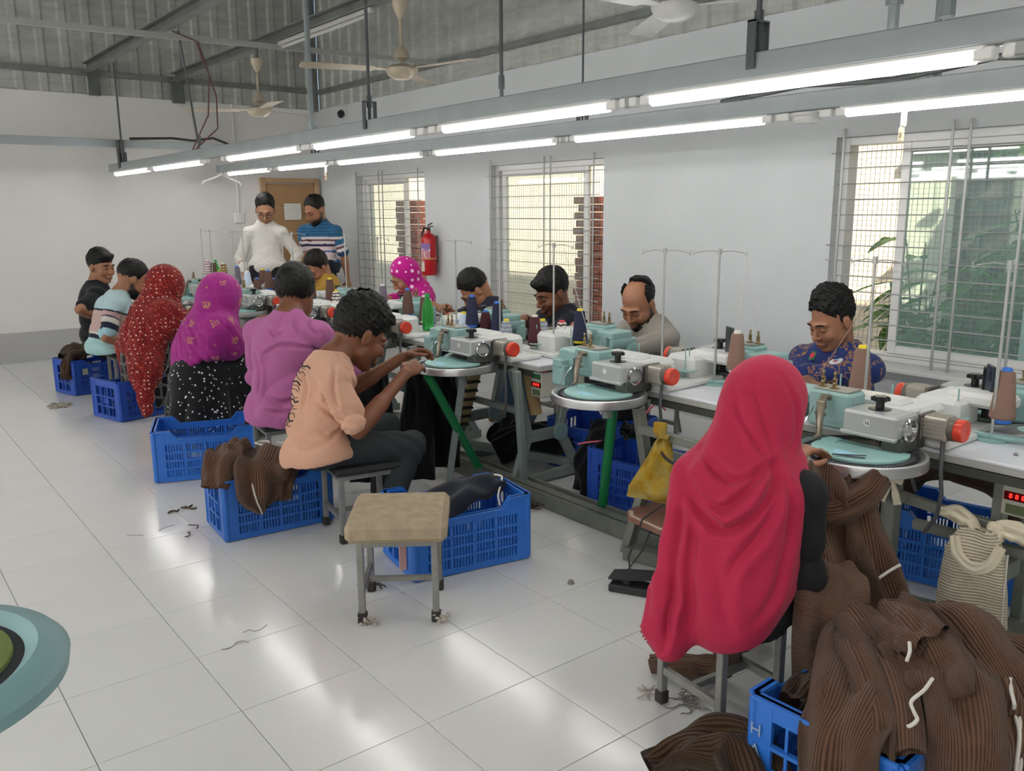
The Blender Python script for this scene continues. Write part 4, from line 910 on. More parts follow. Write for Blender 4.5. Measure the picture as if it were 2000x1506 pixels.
# ------------------------------------------------------------------ smooth solids: distance grid -> mesh
A = lambda *p: np.array(p, np.float64)
def nrm(v): v = np.asarray(v, float); return v/(np.linalg.norm(v)+1e-12)
class Vol:
    def __init__(s, lo, hi, h):
        s.lo = np.asarray(lo, float); s.h = h
        s.n = np.ceil((np.asarray(hi)-s.lo)/h).astype(int)+1
        s.d = np.full(s.n, .2, np.float32)
        s.ax = [(s.lo[i]+h*np.arange(s.n[i])).astype(np.float32) for i in range(3)]
    def win(s, lo, hi, m):
        a = np.clip(np.floor((np.asarray(lo)-m-s.lo)/s.h).astype(int), 0, s.n); b = np.clip(np.ceil((np.asarray(hi)+m-s.lo)/s.h).astype(int)+1, 0, s.n)
        if np.any(b <= a): return None
        sl = tuple(slice(i, j) for i, j in zip(a, b)); g = np.meshgrid(*[s.ax[i][sl[i]] for i in range(3)], indexing='ij', sparse=True)
        return sl, g
    def put(s, sl, d, k, op):
        o = s.d[sl]
        if op == 'u':
            hh = np.clip(.5+.5*(o-d)/k, 0, 1); s.d[sl] = o+(d-o)*hh-k*hh*(1-hh)
        elif op == 's':
            d = -d; hh = np.clip(.5-.5*(o-d)/k, 0, 1); s.d[sl] = o+(d-o)*hh+k*hh*(1-hh)
    def cone(s, a, b, ra, rb, k=.015, op='u', flat=None, inf=0):
        """round cone; flat = (unit axis, factor) squeezes it along an axis"""
        a = np.asarray(a, float); b = np.asarray(b, float); ra += inf; rb += inf; r = max(ra, rb)
        w = s.win(np.minimum(a, b)-r, np.maximum(a, b)+r, k+2*s.h)
        if w is None: return s
        sl, g = w; v = (b-a).astype(np.float32); L = float(v@v)+1e-9
        p = [g[i]-np.float32(a[i]) for i in range(3)]
        t = np.clip((p[0]*v[0]+p[1]*v[1]+p[2]*v[2])/L, 0, 1)
        q = [p[i]-t*v[i] for i in range(3)]; d2 = q[0]**2+q[1]**2+q[2]**2
        if flat is not None:
            ax, f = flat; e = q[0]*np.float32(ax[0])+q[1]*np.float32(ax[1])+q[2]*np.float32(ax[2]); d2 = d2+e*e*(1/f**2-1)
        s.put(sl, np.sqrt(d2)-(ra+(rb-ra)*t), k, op); return s
    def ell(s, c, r, R=None, k=.015, op='u', inf=0):
        c = np.asarray(c, float); r = np.asarray(r, float)+inf; m = r.max()
        ext = np.abs(R)@r if R is not None else r
        w = s.win(c-ext, c+ext, k+2*s.h)
        if w is None: return s
        sl, g = w; p = [g[i]-np.float32(c[i]) for i in range(3)]
        if R is not None: p = [p[0]*np.float32(R[0, i])+p[1]*np.float32(R[1, i])+p[2]*np.float32(R[2, i]) for i in range(3)]
        k0 = np.sqrt((p[0]/r[0])**2+(p[1]/r[1])**2+(p[2]/r[2])**2); k1 = np.sqrt((p[0]/r[0]**2)**2+(p[1]/r[1]**2)**2+(p[2]/r[2]**2)**2)+1e-6
        s.put(sl, k0*(k0-1)/k1, k, op); return s
    def plane(s, n, c):
        """keep the side where n.p < c"""
        g = np.meshgrid(*s.ax, indexing='ij', sparse=True)
        s.d = np.maximum(s.d, g[0]*np.float32(n[0])+g[1]*np.float32(n[1])+g[2]*np.float32(n[2])-np.float32(c)); return s
    def mesh(s):
        d = s.d; sg = d < 0; n = np.array(d.shape)-1
        c = np.zeros(n, np.int8); co = [(i, j, k) for i in (0, 1) for j in (0, 1) for k in (0, 1)]
        for (i, j, k) in co: c += sg[i:n[0]+i, j:n[1]+j, k:n[2]+k]
        act = (c > 0) & (c < 8); cells = np.argwhere(act); idx = np.full(n, -1, np.int32); idx[act] = np.arange(len(cells))
        acc = np.zeros((len(cells), 3)); cnt = np.zeros(len(cells))
        for a in co:
            for ax in range(3):
                if a[ax]: continue
                b = list(a); b[ax] = 1
                da = d[tuple((cells+a).T)]; db = d[tuple((cells+b).T)]; m = (da < 0) != (db < 0)
                t = (da[m]/(da[m]-db[m]))[:, None]; acc[m] += np.array(a)+t*(np.array(b)-a); cnt[m] += 1
        v = s.lo+s.h*(cells+acc/cnt[:, None]); fs = []
        for ax in range(3):
            u, w = [(1, 2), (2, 0), (0, 1)][ax]
            s0 = [slice(None)]*3; s1 = [slice(None)]*3; s0[ax] = slice(0, -1); s1[ax] = slice(1, None)
            e = np.argwhere(sg[tuple(s0)] != sg[tuple(s1)])
            e = e[(e[:, u] > 0) & (e[:, w] > 0) & (e[:, u] < n[u]) & (e[:, w] < n[w])]
            q = []
            for (du, dw) in ((-1, -1), (0, -1), (0, 0), (-1, 0)):
                x = e.copy(); x[:, u] += du; x[:, w] += dw; q.append(idx[tuple(x.T)])
            q = np.stack(q, 1); fl_ = sg[tuple(e.T)]; q[~fl_] = q[~fl_][:, ::-1]; fs.append(q)
        return v, np.concatenate(fs)
def normals(v, f):
    e1 = v[f[:, 2]]-v[f[:, 0]]; e2 = v[f[:, 3]]-v[f[:, 1]]; fn = np.cross(e1, e2); n = np.zeros_like(v)
    for i in range(4): np.add.at(n, f[:, i], fn)
    return n/(np.linalg.norm(n, axis=1, keepdims=True)+1e-12)
def smooth(v, f, it=1, lam=.5):
    for _ in range(it):
        acc = np.zeros_like(v); c = np.zeros(len(v))
        for i in range(4):
            j = (i+1) % 4; np.add.at(acc, f[:, i], v[f[:, j]]); np.add.at(acc, f[:, j], v[f[:, i]]); np.add.at(c, f[:, i], 1); np.add.at(c, f[:, j], 1)
        v = v+lam*(acc/np.maximum(c, 1)[:, None]-v)
    return v
def wob(p, f, seed=0):
    """cheap smooth noise from warped sines, about -1..1"""
    r = np.random.RandomState(seed); o = np.zeros(len(p)); q = p*f
    w = q+.6*np.sin(q[:, [1, 2, 0]]*1.3+r.rand(3)*6)
    for k in range(4):
        d = nrm(r.randn(3)); o += np.sin(w@d*(1+.5*k)+r.rand()*6.28)/(1+.5*k)
    return o/2.4

def catmull0(P, n):
    P = np.asarray(P, float); Q = np.concatenate([[2*P[0]-P[1]], P, [2*P[-1]-P[-2]]]); out = []
    for x in np.linspace(0, len(P)-1, n):
        i = min(int(x), len(P)-2); u = x-i; a, b, c, d = Q[i:i+4]; out.append(.5*((2*b)+(-a+c)*u+(2*a-5*b+4*c-d)*u*u+(-a+3*b-3*c+d)*u**3))
    return np.array(out)
def creases(v, n, lines, bk):
    """cloth creases: (width, depth, course) each, pressed in on the side that faces bk"""
    bk = nrm(bk); e1 = nrm(np.cross(A(0, 0, 1), bk)); e2 = np.cross(bk, e1); p = np.stack([v@e1, v@e2], 1); o = np.zeros(len(v)); face = smoothstep(n@bk, -.15, .25)
    p = p+.004*np.stack([wob(v, 22, 1), wob(v, 22, 2)], 1)
    for w, hgt, pl in lines:
        q = catmull0([(A(*x)@e1, A(*x)@e2) for x in pl], 6*len(pl)); best = np.full(len(v), 9.); sg = np.zeros(len(v)); tt = np.zeros(len(v))
        for k in range(len(q)-1):
            a, d = q[k], q[k+1]-q[k]; r = p-a; t = np.clip((r@d)/(d@d), 0, 1); dv = r-t[:, None]*d; ds = np.hypot(dv[:, 0], dv[:, 1]); m = ds < best
            best[m] = ds[m]; sg[m] = np.sign(d[0]*r[m, 1]-d[1]*r[m, 0]); tt[m] = (k+t[m])/(len(q)-1)
        sd = best*sg; fade = .25+.75*smoothstep(tt, 0, .25)*smoothstep(1-tt, 0, .18); o += hgt*fade*(-np.exp(-(sd/w)**2)+.75*np.exp(-((sd-2.0*w)/(1.5*w))**2)+.35*np.exp(-((sd+2.2*w)/(1.6*w))**2))
    return o*face

# ------------------------------------------------------------------ people
M_VC = {}
def vmat(name, rough=.6, spec=.4, sss=0, bump=0, bscale=150, sheen=0):
    """material that takes its colour from the mesh's Col attribute (cloth dye, skin tone)"""
    if name in M_VC: return M_VC[name]
    t = NT(name); a = t.n('Attribute', attribute_name='Col'); co = t.coord('Object')
    c = t.mix(t.math('MULTIPLY', t.noise(co, 22, 4), .22), a.outputs[0], '#1a120e') if sss else a.outputs[0]
    t.base(c); t.set(rough=rough, spec=spec, sheen=sheen)
    if bump: t.bump(t.noise(co, bscale, 3), bump, .003)
    M_VC[name] = t.m; return t.m
M_SKIN = vmat('skin', .48, .4, sss=1, bump=.12, bscale=180)
def mk_hair():
    t = NT('black_hair'); co = t.coord('Object', (1, 1, .35)); t.base(t.ramp(t.noise(co, 240, 2), [(.35, '#070707'), (.7, '#161413')])); t.set(rough=.5, spec=.3)
    t.bump(t.noise(co, 260, 2), .7, .004); return t.m
M_HAIR = mk_hair(); M_EYEW = mat('eye_white', '#cfc6bd', .25); M_IRIS = mat('dark_iris', '#160d0a', .15)
def rot_look(yaw, pitch, roll=0):
    """head frame columns: forward, left, up (degrees; yaw from +x, pitch up)"""
    y, p, r = map(math.radians, (yaw, pitch, roll))
    f = A(math.cos(y)*math.cos(p), math.sin(y)*math.cos(p), math.sin(p)); l = A(-math.sin(y), math.cos(y), 0); u = np.cross(f, l)
    l2 = l*math.cos(r)+u*math.sin(r); u2 = -l*math.sin(r)+u*math.cos(r); return np.stack([f, l2, u2], 1)
def head_prims(V, hc, R, s, inf=0, full=True):
    P = lambda x, y, z: hc+R@(A(x, y, z)*s)
    E = lambda c, r, k=.01, op='u': V.ell(P(*c), A(*r)*s, R, k, op, inf if op == 'u' else 0)
    K = lambda a, b, ra, rb, k=.01, op='u': V.cone(P(*a), P(*b), ra*s, rb*s, k, op)
    E((-.015, 0, .035), (.098, .077, .088)); E((.028, 0, -.03), (.068, .061, .082), .03)
    if not full: return
    for y in (1, -1):
        K((.01, y*.046, -.06), (.062, y*.014, -.098), .022, .018, .02); E((.068, y*.041, -.03), (.024, .022, .024), .02)
    E((.072, 0, -.1), (.02, .022, .017), .012)
    for y in (1, -1):
        K((.080, y*.046, .022), (.092, 0, .022), .0095, .0095, .014); E((.104, y*.032, .002), (.019, .019, .012), .010, 's'); E((.0815, y*.032, .001), (.0145, .0165, .0125), .004)
    K((.094, 0, .012), (.115, 0, -.030), .0075, .0115, .009)
    for y in (1, -1): E((.102, y*.013, -.034), (.010, .008, .008), .005)
    for y in (1, -1):
        K((.094, y*.021, -.066), (.105, 0, -.061), .0055, .0075, .006); K((.093, y*.018, -.073), (.102, 0, -.075), .0055, .008, .006)
        E((-.008, y*.079, -.004), (.019, .008, .032), .005); E((-.003, y*.089, -.002), (.010, .006, .017), .004, 's')
    for y in (1, -1): K((.103, y*.022, -.068), (.112, 0, -.0678), .0014, .0016, .003, 's')
ZL = {'short': ([-.13, -.06, -.035, -.015, .005, .02, .035, .06, .085, .12], [-.055, -.05, -.03, -.012, -.03, .0, .045, .066, .074, .08]),
      'fringe': ([-.13, -.06, -.035, -.015, .005, .02, .04, .07, .09, .12], [-.05, -.045, -.03, -.012, -.035, .0, .03, .045, .05, .055]),
      'bald': ([-.13, -.06, -.035, -.015, .002, .012, .02, .03, .05, .12], [-.055, -.05, -.03, -.015, -.03, .0, .085, .125, .15, .15])}
def hair(name, hc, R, s, style, top, side, parent, h=.005, seed=0, tuft=.006):
    ext = .17*s; V = Vol(hc-ext, hc+ext, h); P = lambda x, y, z: hc+R@(A(x, y, z)*s)
    V.ell(P(-.018, 0, .048+top*.35), A(.098+side*.6, .079+side*.45, .080+top)*s, R, .01)
    if style == 'fringe': V.ell(P(.055, .0, .085+top*.3), A(.052, .066, .034)*s, R, .02)
    g = np.stack(np.meshgrid(*V.ax, indexing='ij'), -1).reshape(-1, 3)-hc; q = (g@R)/s
    x, z = ZL[style]; zl = np.interp(q[:, 0], x, z)+smoothstep(q[:, 0], .035, .07)*(.020-.45*np.maximum(0, np.abs(q[:, 1])-.030))*(style != 'fringe')+.004*np.sin(q[:, 1]*140+q[:, 0]*60); cut = (zl-q[:, 2])*.8*s
    if style == 'bald': cut = np.maximum(cut, np.minimum(.068-np.abs(q[:, 1])+.004*np.sin(q[:, 0]*90), q[:, 0]+.025+.5*np.abs(q[:, 1]))*s)
    V.d = np.maximum(V.d, cut.reshape(V.d.shape)); v, f = V.mesh(); n = normals(v, f)
    up_ = smoothstep(((v-hc)@R)[:, 2]/s, .02, .08); v = v+n*((wob(v-hc, 60, seed)*tuft*.6+wob(v-hc, 130, seed+2)*tuft*.5)*(.3+.7*up_)+wob(v-hc, 260, seed+1)*tuft*.35)[:, None]
    return pydata(name, v, f, M_HAIR, parent)
def hand(V, w, d, n, s, curl, left, spread=.06, pinch=False):
    """palm and five fingers; d points along the hand, n is the back-of-hand normal"""
    d = nrm(d); n = nrm(n-d*np.dot(n, d)); sd = np.cross(d, n)*(1 if left else -1)   # sd points to the thumb side
    pc = w+d*.045*s
    V.cone(w-d*.01, w+d*.03*s, .022*s, .028*s, .012, flat=(n, .72)); V.ell(pc+d*.008*s, A(.045, .039, .016)*s, np.stack([d, sd, n], 1), .012)
    for i, (o, L, r) in enumerate(((.027, .070, .0088), (.009, .078, .0090), (-.009, .073, .0086), (-.026, .057, .0078))):
        p = pc+d*.036*s+sd*o*s*.95; a = (i-1.5)*-spread; dd = nrm(d*math.cos(a)+sd*math.sin(a)); c = curl*(1 if not (pinch and i == 0) else .75)
        for sg, (fr, rr) in enumerate(((.45, 1), (.30, .93), (.25, .85))):
            dd = nrm(dd*math.cos(c)-n*math.sin(c)); q = p+dd*L*fr*s; V.cone(p, q, r*rr*s, r*rr*.93*s, .0035); p = q; c = curl*.95
    t0 = w+d*.022*s+sd*.026*s; t1 = t0+nrm(d*.65+sd*.55-n*.5)*.040*s; t2 = t1+nrm(d*.9+sd*.05-n*.45)*.032*s; t3 = t2+nrm(d*.9-sd*.25-n*.3)*.026*s
    V.cone(t0, t1, .0125*s, .0105*s, .01); V.cone(t1, t2, .0102*s, .0092*s, .004); V.cone(t2, t3, .009*s, .0075*s, .004)
def ik(s, t, l1, l2, pole):
    s, t = np.asarray(s, float), np.asarray(t, float); d = t-s; L = min(np.linalg.norm(d), (l1+l2)*.995); u = nrm(d)
    a = (l1*l1-l2*l2+L*L)/(2*L); hgt = math.sqrt(max(l1*l1-a*a, 0)); p = nrm(np.asarray(pole)-u*np.dot(pole, u)); return s+u*a+p*hgt
SKIN = {'mid': '#a9765a', 'dark': '#83543c', 'light': '#bd8b6c'}
def smoothstep(x, a, b): t = np.clip((x-a)/(b-a), 0, 1); return t*t*(3-2*t)
def person(label, yaw, pel, nb, hc, look, wl, wr, el=None, er=None, hs=1.16, sw=.175, skin='mid', hair_=('short', .018, .010), beard=0, glasses=False,
           kl=None, kr=None, al=None, ar=None, top=None, bottom='#22252a', eyes=True, h=.0065, girth=1., stand=False, hands=(1, 1), curl=.55, sleeve=.62, sl_l=None,
           topmat=None, botmat=None, hem=.05, cols=None, shl=None, shr=None, palm=None, collar=None, group=None, legs=True, shoes='#1c1b1c', fold=.0075, face=True, torso_on=True, pole_l=None, pole_r=None, drawn=None):
    y = math.radians(yaw); f = A(math.cos(y), math.sin(y), 0); l = A(-f[1], f[0], 0); z = A(0, 0, 1)
    pel, nb, hc = A(*pel), A(*nb), A(*hc); R = rot_look(*look); sp = nrm(nb-pel); fr = nrm(f-sp*np.dot(f, sp)); g = girth
    ch = pel+(nb-pel)*.62-fr*.025; wa = pel+(nb-pel)*.28-fr*.03*(0 if stand else 1)
    sL = A(*shl) if shl is not None else nb-sp*(.105 if stand else .085)+l*sw+fr*.015; sR = A(*shr) if shr is not None else nb-sp*(.105 if stand else .085)-l*sw+fr*.015
    wl, wr = A(*wl), A(*wr)
    eL = A(*el) if el is not None else ik(sL, wl, .27, .25, A(*pole_l) if pole_l is not None else l*.6-z*.8-f*.2); eR = A(*er) if er is not None else ik(sR, wr, .27, .25, A(*pole_r) if pole_r is not None else -l*.6-z*.8-f*.2)
    hl_, hr_ = pel+l*.09, pel-l*.09
    if stand: kl, kr, al, ar = [pel+s*l*.10+f*.03-z*(pel[2]-zz) for s, zz in ((1, .47), (-1, .47))]+[pel+s*l*.11-z*(pel[2]-zz) for s, zz in ((1, .07), (-1, .07))]
    kl = A(*kl) if kl is not None else pel+f*.40+l*.13+z*(.02); kr = A(*kr) if kr is not None else pel+f*.40-l*.13+z*(.02)
    al = A(*al) if al is not None else A(*(kl+f*.02)[:2], .075); ar = A(*ar) if ar is not None else A(*(kr+f*.02)[:2], .075)
    root = thing('person', label, 'person', (pel[0], pel[1], 0), 0, group); off = A(pel[0], pel[1], 0)
    Rt = np.stack([fr, l, sp], 1)
    def torso(V, inf, k=.03):
        V.ell(pel+sp*.03, A(.112*g, .160*g, .12), Rt, k, inf=inf); V.ell(wa, A(.100*g, .138*g, .15), Rt, k, inf=inf); V.ell(ch, A(.108*g, .158*min(g, 1.06), .165), Rt, k, inf=inf)
        V.cone(nb-sp*.05, sL-l*.01, .07, .052, .04, inf=inf); V.cone(nb-sp*.05, sR+l*.01, .07, .052, .04, inf=inf); V.cone(nb-sp*.06, nb+sp*.01, .085, .06, .04, inf=inf)
    allp = np.array([pel, nb, hc, sL, sR, eL, eR, wl, wr, kl, kr, al, ar])
    if not legs: allp = allp[:9]
    m = .23
    V = Vol(allp.min(0)-m, allp.max(0)+m, h); head_prims(V, hc, R, hs, full=face)
    V.cone(hc+R@(A(-.03, 0, -.045)*hs), nb-sp*.01-fr*.01, .052*hs, .060, .03)
    torso(V, -.03); V.cone(nb-sp*.06, nb+sp*.01, .07, .06, .04)
    tgt = []
    for (s_, e_, w_, lf, on_) in ((sL, eL, wl, 1, hands[0]), (sR, eR, wr, 0, hands[1])):
        V.cone(s_, e_, .046*g, .037, .02); V.cone(e_, w_, .037, .026, .012); V.cone(e_+(w_-e_)*.15, e_+(w_-e_)*.45, .040, .037, .02)
        if on_:
            fd = nrm(w_-e_); tgt_d = nrm(fd+f*.25-z*.15) if not stand else nrm(fd*.9-z*.4)
            pn = (z*.75+(l if lf else -l)*.55-f*.1) if not stand else (l if lf else -l)*.6+f*.6
            if palm is not None: pn = A(*palm[0 if lf else 1])
            hand(V, w_, tgt_d, pn, 1.05, curl, bool(lf), pinch=not stand)
    if legs:
        for (hp, kn, an) in ((hl_, kl, al), (hr_, kr, ar)):
            V.cone(hp, kn, .055*g, .05, .03); V.cone(kn, an, .05, .034, .02)
            V.cone(an-z*.02, an+f*.13-z*.045, .036, .026, .02, flat=(z, .8))
    v, fc = V.mesh(); q = ((v-hc)@R)/hs; col = np.tile(lin(SKIN.get(skin, skin)), (len(v), 1))
    if face:
        lip = smoothstep(.5-np.abs(q[:, 2]+.068)/.028-np.abs(q[:, 1])/.06, .05, .25)*(q[:, 0] > .088); col = col*(1-.5*lip[:, None])+np.array(lin('#7a3b36'))*(.5*lip[:, None])
        for s_ in (1, -1):
            ey = np.exp(-(((q[:, 1]-s_*.032)/.022)**2+((q[:, 2]-.003)/.016)**2))*(q[:, 0] > .06); col *= (1-.30*ey)[:, None]
            la = np.exp(-(((q[:, 1]-s_*.032)/.017)**4+((q[:, 2]+.004)/.0032)**2))*(q[:, 0] > .075); col *= (1-.75*la)[:, None]
        if beard:
            zb = np.interp(q[:, 0], [-.03, .0, .03, .06, .09, .12], [.0, -.02, -.05, -.062, -.052, -.05]); b = smoothstep(zb-q[:, 2], -.006, .012)*(q[:, 2] > -.135)*smoothstep(q[:, 0], -.025, -.005)*(1-lip)
            col = col*(1-beard*b)[:, None]+np.array(lin('#17120f'))*(beard*b)[:, None]
    pydata('body', v-off, fc, M_SKIN, root, col=col)
    # clothes
    if torso_on:
        lo = np.array([pel, nb, sL, sR, eL, eR, wl*.3+eL*.7]).min(0)-.2; hi = np.array([pel, nb, sL, sR, eL, eR]).max(0)+.2
        V = Vol(lo, hi, max(h, .0075)); torso(V, .012); V.ell(pel-sp*hem, A(.142*g, .188*g, .11), Rt, .04, inf=.006)
        for (s_, e_, w_) in ((sL, eL, wl), (sR, eR, wr)):
            sv = sleeve if sleeve < 1 else 1
            V.cone(s_, s_+(e_-s_)*sv, .062*g, .056 if sleeve < 1 else .050, .03)
            if sleeve > 1: V.cone(e_, e_+(w_-e_)*(sleeve-1), .050, .040, .02)
        hn = nrm(-sp+fr*(.0 if stand else .55)); V.plane(hn, float(np.dot(hn, pel-sp*(hem+.055)-fr*(0 if stand else .10)))); npl = float(np.dot(sp, nb))+.05
        V.plane(nrm(sp-fr*.25), float(np.dot(nrm(sp-fr*.25), nb))+.040)
        v, fc = V.mesh(); n = normals(v, fc)
        t = (v-pel)@sp; sc = (v-pel)@l
        dl = np.minimum(np.linalg.norm(v-eL, axis=1), np.linalg.norm(v-eR, axis=1)); wz = np.exp(-((t-.06)/.12)**2)*.9+.35+np.exp(-(dl/.14)**2)
        w1 = wob(v, 6.5, int(abs(yaw))+3); val = lambda x: 2*np.abs(np.sin(x))**.8-1
        cre = val(t*21+3.0*np.sin(sc*6+yaw)+2.4*w1); c2 = val(w1*3.4+sc*7+1.2*wob(v, 12, 8)); c3 = val(t*46+5*np.sin(sc*9+2)+2*w1)*np.clip(wz-.7, 0, 1)
        v = v+n*((cre*.8*wz+.7*c2+.45*c3+.3*wob(v, 24, 5))*fold)[:, None]
        if drawn: v = v+n*creases(v, n, *drawn)[:, None]
        aL = np.clip(((v-sL)@nrm(eL-sL))/np.linalg.norm(eL-sL), 0, 1.5); aR = np.clip(((v-sR)@nrm(eR-sR))/np.linalg.norm(eR-sR), 0, 1.5)
        inarm = np.maximum(((v-pel)@l > sw-.005)*aL*(np.linalg.norm(np.cross(v-sL, nrm(eL-sL)), axis=1) < .09), ((v-pel)@l < -sw+.005)*aR*(np.linalg.norm(np.cross(v-sR, nrm(eR-sR)), axis=1) < .09))
        if cols is not None: col = cols(t/np.linalg.norm(nb-pel), inarm, sc, v)
        else: col = np.tile(lin(top), (len(v), 1))
        pydata('shirt', v-off, fc, topmat or vmat('shirt_cloth', .85, .2, bump=.25, bscale=260, sheen=.1), root, col=col)
        if collar:
            cv = []; rx = R
            pts = []; base = nb+sp*.012
            for k in range(17):
                a = math.radians(-150+300*k/16); pts.append(base+fr*(.062*math.cos(a)+.008)+l*.068*math.sin(a)-sp*.02*(math.cos(a) > .5)*math.cos(a))
            cm = MB(); vs = []
            for k, p in enumerate(pts): 
                o = nrm(p-base-sp*np.dot(p-base, sp)); vs += [p-off, p+sp*.035-o*.004-off, p+o*.022-sp*.006+sp*.01-off]
            fs = []
            for k in range(16): fs += [(3*k, 3*k+3, 3*k+4, 3*k+1), (3*k+1, 3*k+4, 3*k+5, 3*k+2)]
            cm.add(vs, fs); cm.build('collar', mat('collar_'+collar.strip('#'), collar, .8), root, 60)
    if legs:
        ps = np.array([hl_, hr_, kl, kr, al, ar]); V = Vol(ps.min(0)-.2, ps.max(0)+.2, max(h, .008))
        V.ell(pel-sp*.01, A(.108*g, .155*g, .10), Rt, .03)
        for (hp, kn, an) in ((hl_, kl, al), (hr_, kr, ar)):
            V.cone(hp+f*.05, kn, .086*g, .068, .035); V.cone(kn, an+z*.02, .066, .05, .02)
        V.plane(-z, -.055); v, fc = V.mesh(); n = normals(v, fc)
        kd = np.minimum(np.linalg.norm(v-kl, axis=1), np.linalg.norm(v-kr, axis=1)); v = v+n*((np.sin(v@f*60+v[:, 2]*55+5*wob(v, 8, 2))*np.exp(-(kd/.16)**2)+wob(v, 15, 7)*.8)*.0045)[:, None]
        pydata('trousers', v-off, fc, botmat or vmat('trouser_cloth', .85, .2, bump=.25, bscale=260), root, col=np.tile(lin(bottom), (len(v), 1))*(1+.12*wob(v, 12, 4))[:, None])
        for an in (al, ar):
            V = Vol(an-.13-f*.02, an+.13+f*.12, .009); V.cone(an-z*.035-f*.02, an+f*.14-z*.045, .042, .034, .02, flat=(z, .75)); V.plane(-z, -.004); vv, ff = V.mesh()
            pydata('shoe', vv-off, ff, mat('shoe_'+shoes.strip('#'), shoes, .5), root)
    P = lambda x, yy, zz: hc+R@(A(x, yy, zz)*hs)-off
    if face:
        for s_ in (1, -1):
            MB().tube([P(.085, s_*.053, .024), P(.096, s_*.042, .031), P(.102, s_*.028, .031), P(.103, s_*.014, .027)], [.0016, .0038, .0045, .003], 6).build('eyebrow', M_HAIR, root)
            if eyes:
                e = MB(); q_ = Matrix([list(R[i]) for i in range(3)]); vs = []; o = P(.083, s_*.032, -.0005)
                e.lathe([(.001, -.0115), (.007, -.009), (.0105, 0), (.007, .009), (.001, .0115)], o, tuple(R[:, 1]), 10); ob = e.build('eye', M_EYEW, root)
                MB().lathe([(.006, .009), (.0045, .0125), (.001, .0135)], o, tuple(R[:, 0]), 12).build('iris', M_IRIS, ob)
        if glasses:
            gm = MB()
            for s_ in (1, -1):
                pts = [P(.113, s_*.033+.024*math.cos(a), .0+.019*math.sin(a)) for a in np.linspace(0, 2*PI, 20)[:-1]]; gm.tube(pts, .0022, 6, closed=True)
                gm.tube([P(.112, s_*.058, .006), P(.06, s_*.079, .01), P(-.005, s_*.083, .012)], .002, 6)
            gm.tube([P(.114, .009, .006), P(.117, 0, .009), P(.114, -.009, .006)], .002, 6); gm.build('glasses', M_BLK, root)
    if hair_: hair('hair', hc-off, R, hs, hair_[0], hair_[1], hair_[2], root, max(.0045, h*.75), seed=int(abs(yaw))+3, tuft=hair_[3] if len(hair_) > 3 else .006)
    if beard > .8:
        V = Vol(hc-.2, hc+.2, .006); V.ell(hc+R@(A(.035, 0, -.065)*hs), A(.062, .064, .058)*hs, R, .01); V.ell(hc+R@(A(.066, 0, -.098)*hs), A(.03, .034, .03)*hs, R, .02)
        gq = ((np.stack(np.meshgrid(*V.ax, indexing='ij'), -1).reshape(-1, 3)-hc)@R)/hs
        zb = np.interp(gq[:, 0], [-.03, -.005, .03, .06, .08, .12], [.02, -.01, -.06, -.086, -.088, -.09]); V.d = np.maximum(V.d, ((gq[:, 2]-zb)*hs).reshape(V.d.shape)); V.d = np.maximum(V.d, ((-.01-gq[:, 0])*hs).reshape(V.d.shape))
        vv, ff = V.mesh()
        if len(vv): pydata('beard', vv+normals(vv, ff)*(wob(vv, 150, 2)*.002)[:, None]-off, ff, M_HAIR, root)
    return dict(root=root, off=off, f=f, l=l, sp=sp, fr=fr, sL=sL, sR=sR, eL=eL, eR=eR, R=R, hc=hc, pel=pel, nb=nb, hs=hs)
def mk_navy():
    t = NT('navy_gold_print_cloth'); co = t.coord('Object'); n = t.noise(co, 11, 5, .7); e = t.math('ABSOLUTE', t.math('SUBTRACT', n, .5))
    big = t.math('GREATER_THAN', t.noise(co, 5, 2), .47)
    c = t.mix(t.math('MULTIPLY', t.math('LESS_THAN', e, .016), big), '#27376f', '#a97a4a'); t.base(c); t.set(rough=.75, spec=.25, sheen=.1); t.bump(t.noise(co, 260, 2), .2, .002); return t.m
# ------------------------------------------------------------------ the workers
boy = person('young man in a peach T-shirt bent over the dial, sitting on a stool', 8, (1.60, 3.43, .43), (1.725, 3.50, .80), (1.880, 3.525, .895), (-2, -28), (2.11, 3.53, .765), (1.985, 3.30, .735),
    er=(1.69, 3.215, .535), el=(1.86, 3.66, .60), shr=(1.635, 3.295, .735), shl=(1.72, 3.64, .74), kr=(1.985, 3.275, .40), ar=(1.84, 3.26, .09), kl=(2.05, 3.60, .41), al=(2.0, 3.60, .08),
    hs=1.24, skin='dark', hair_=('fringe', .036, .014, .010), top='#d3a58c', bottom='#33383a', h=.0052, sleeve=.78, curl=.7, girth=.95, eyes=False, fold=.008, drawn=([(0.008, 0.012, [(1.583, 3.402, 0.75), (1.617, 3.347, 0.641), (1.682, 3.279, 0.579)]), (0.008, 0.012, [(1.586, 3.373, 0.648), (1.631, 3.322, 0.589), (1.694, 3.265, 0.562)]), (0.008, 0.012, [(1.532, 3.391, 0.554), (1.6, 3.327, 0.515), (1.663, 3.283, 0.536)]), (0.008, 0.012, [(1.663, 3.36, 0.833), (1.638, 3.351, 0.719), (1.648, 3.315, 0.615)]), (0.008, 0.012, [(1.502, 3.39, 0.459), (1.57, 3.342, 0.48), (1.632, 3.302, 0.514)]), (0.008, 0.012, [(1.69, 3.337, 0.822), (1.717, 3.292, 0.734), (1.727, 3.27, 0.679)]), (0.008, 0.012, [(1.549, 3.439, 0.79), (1.555, 3.411, 0.703), (1.526, 3.412, 0.616)])], A(-.35, -.93, .1)))
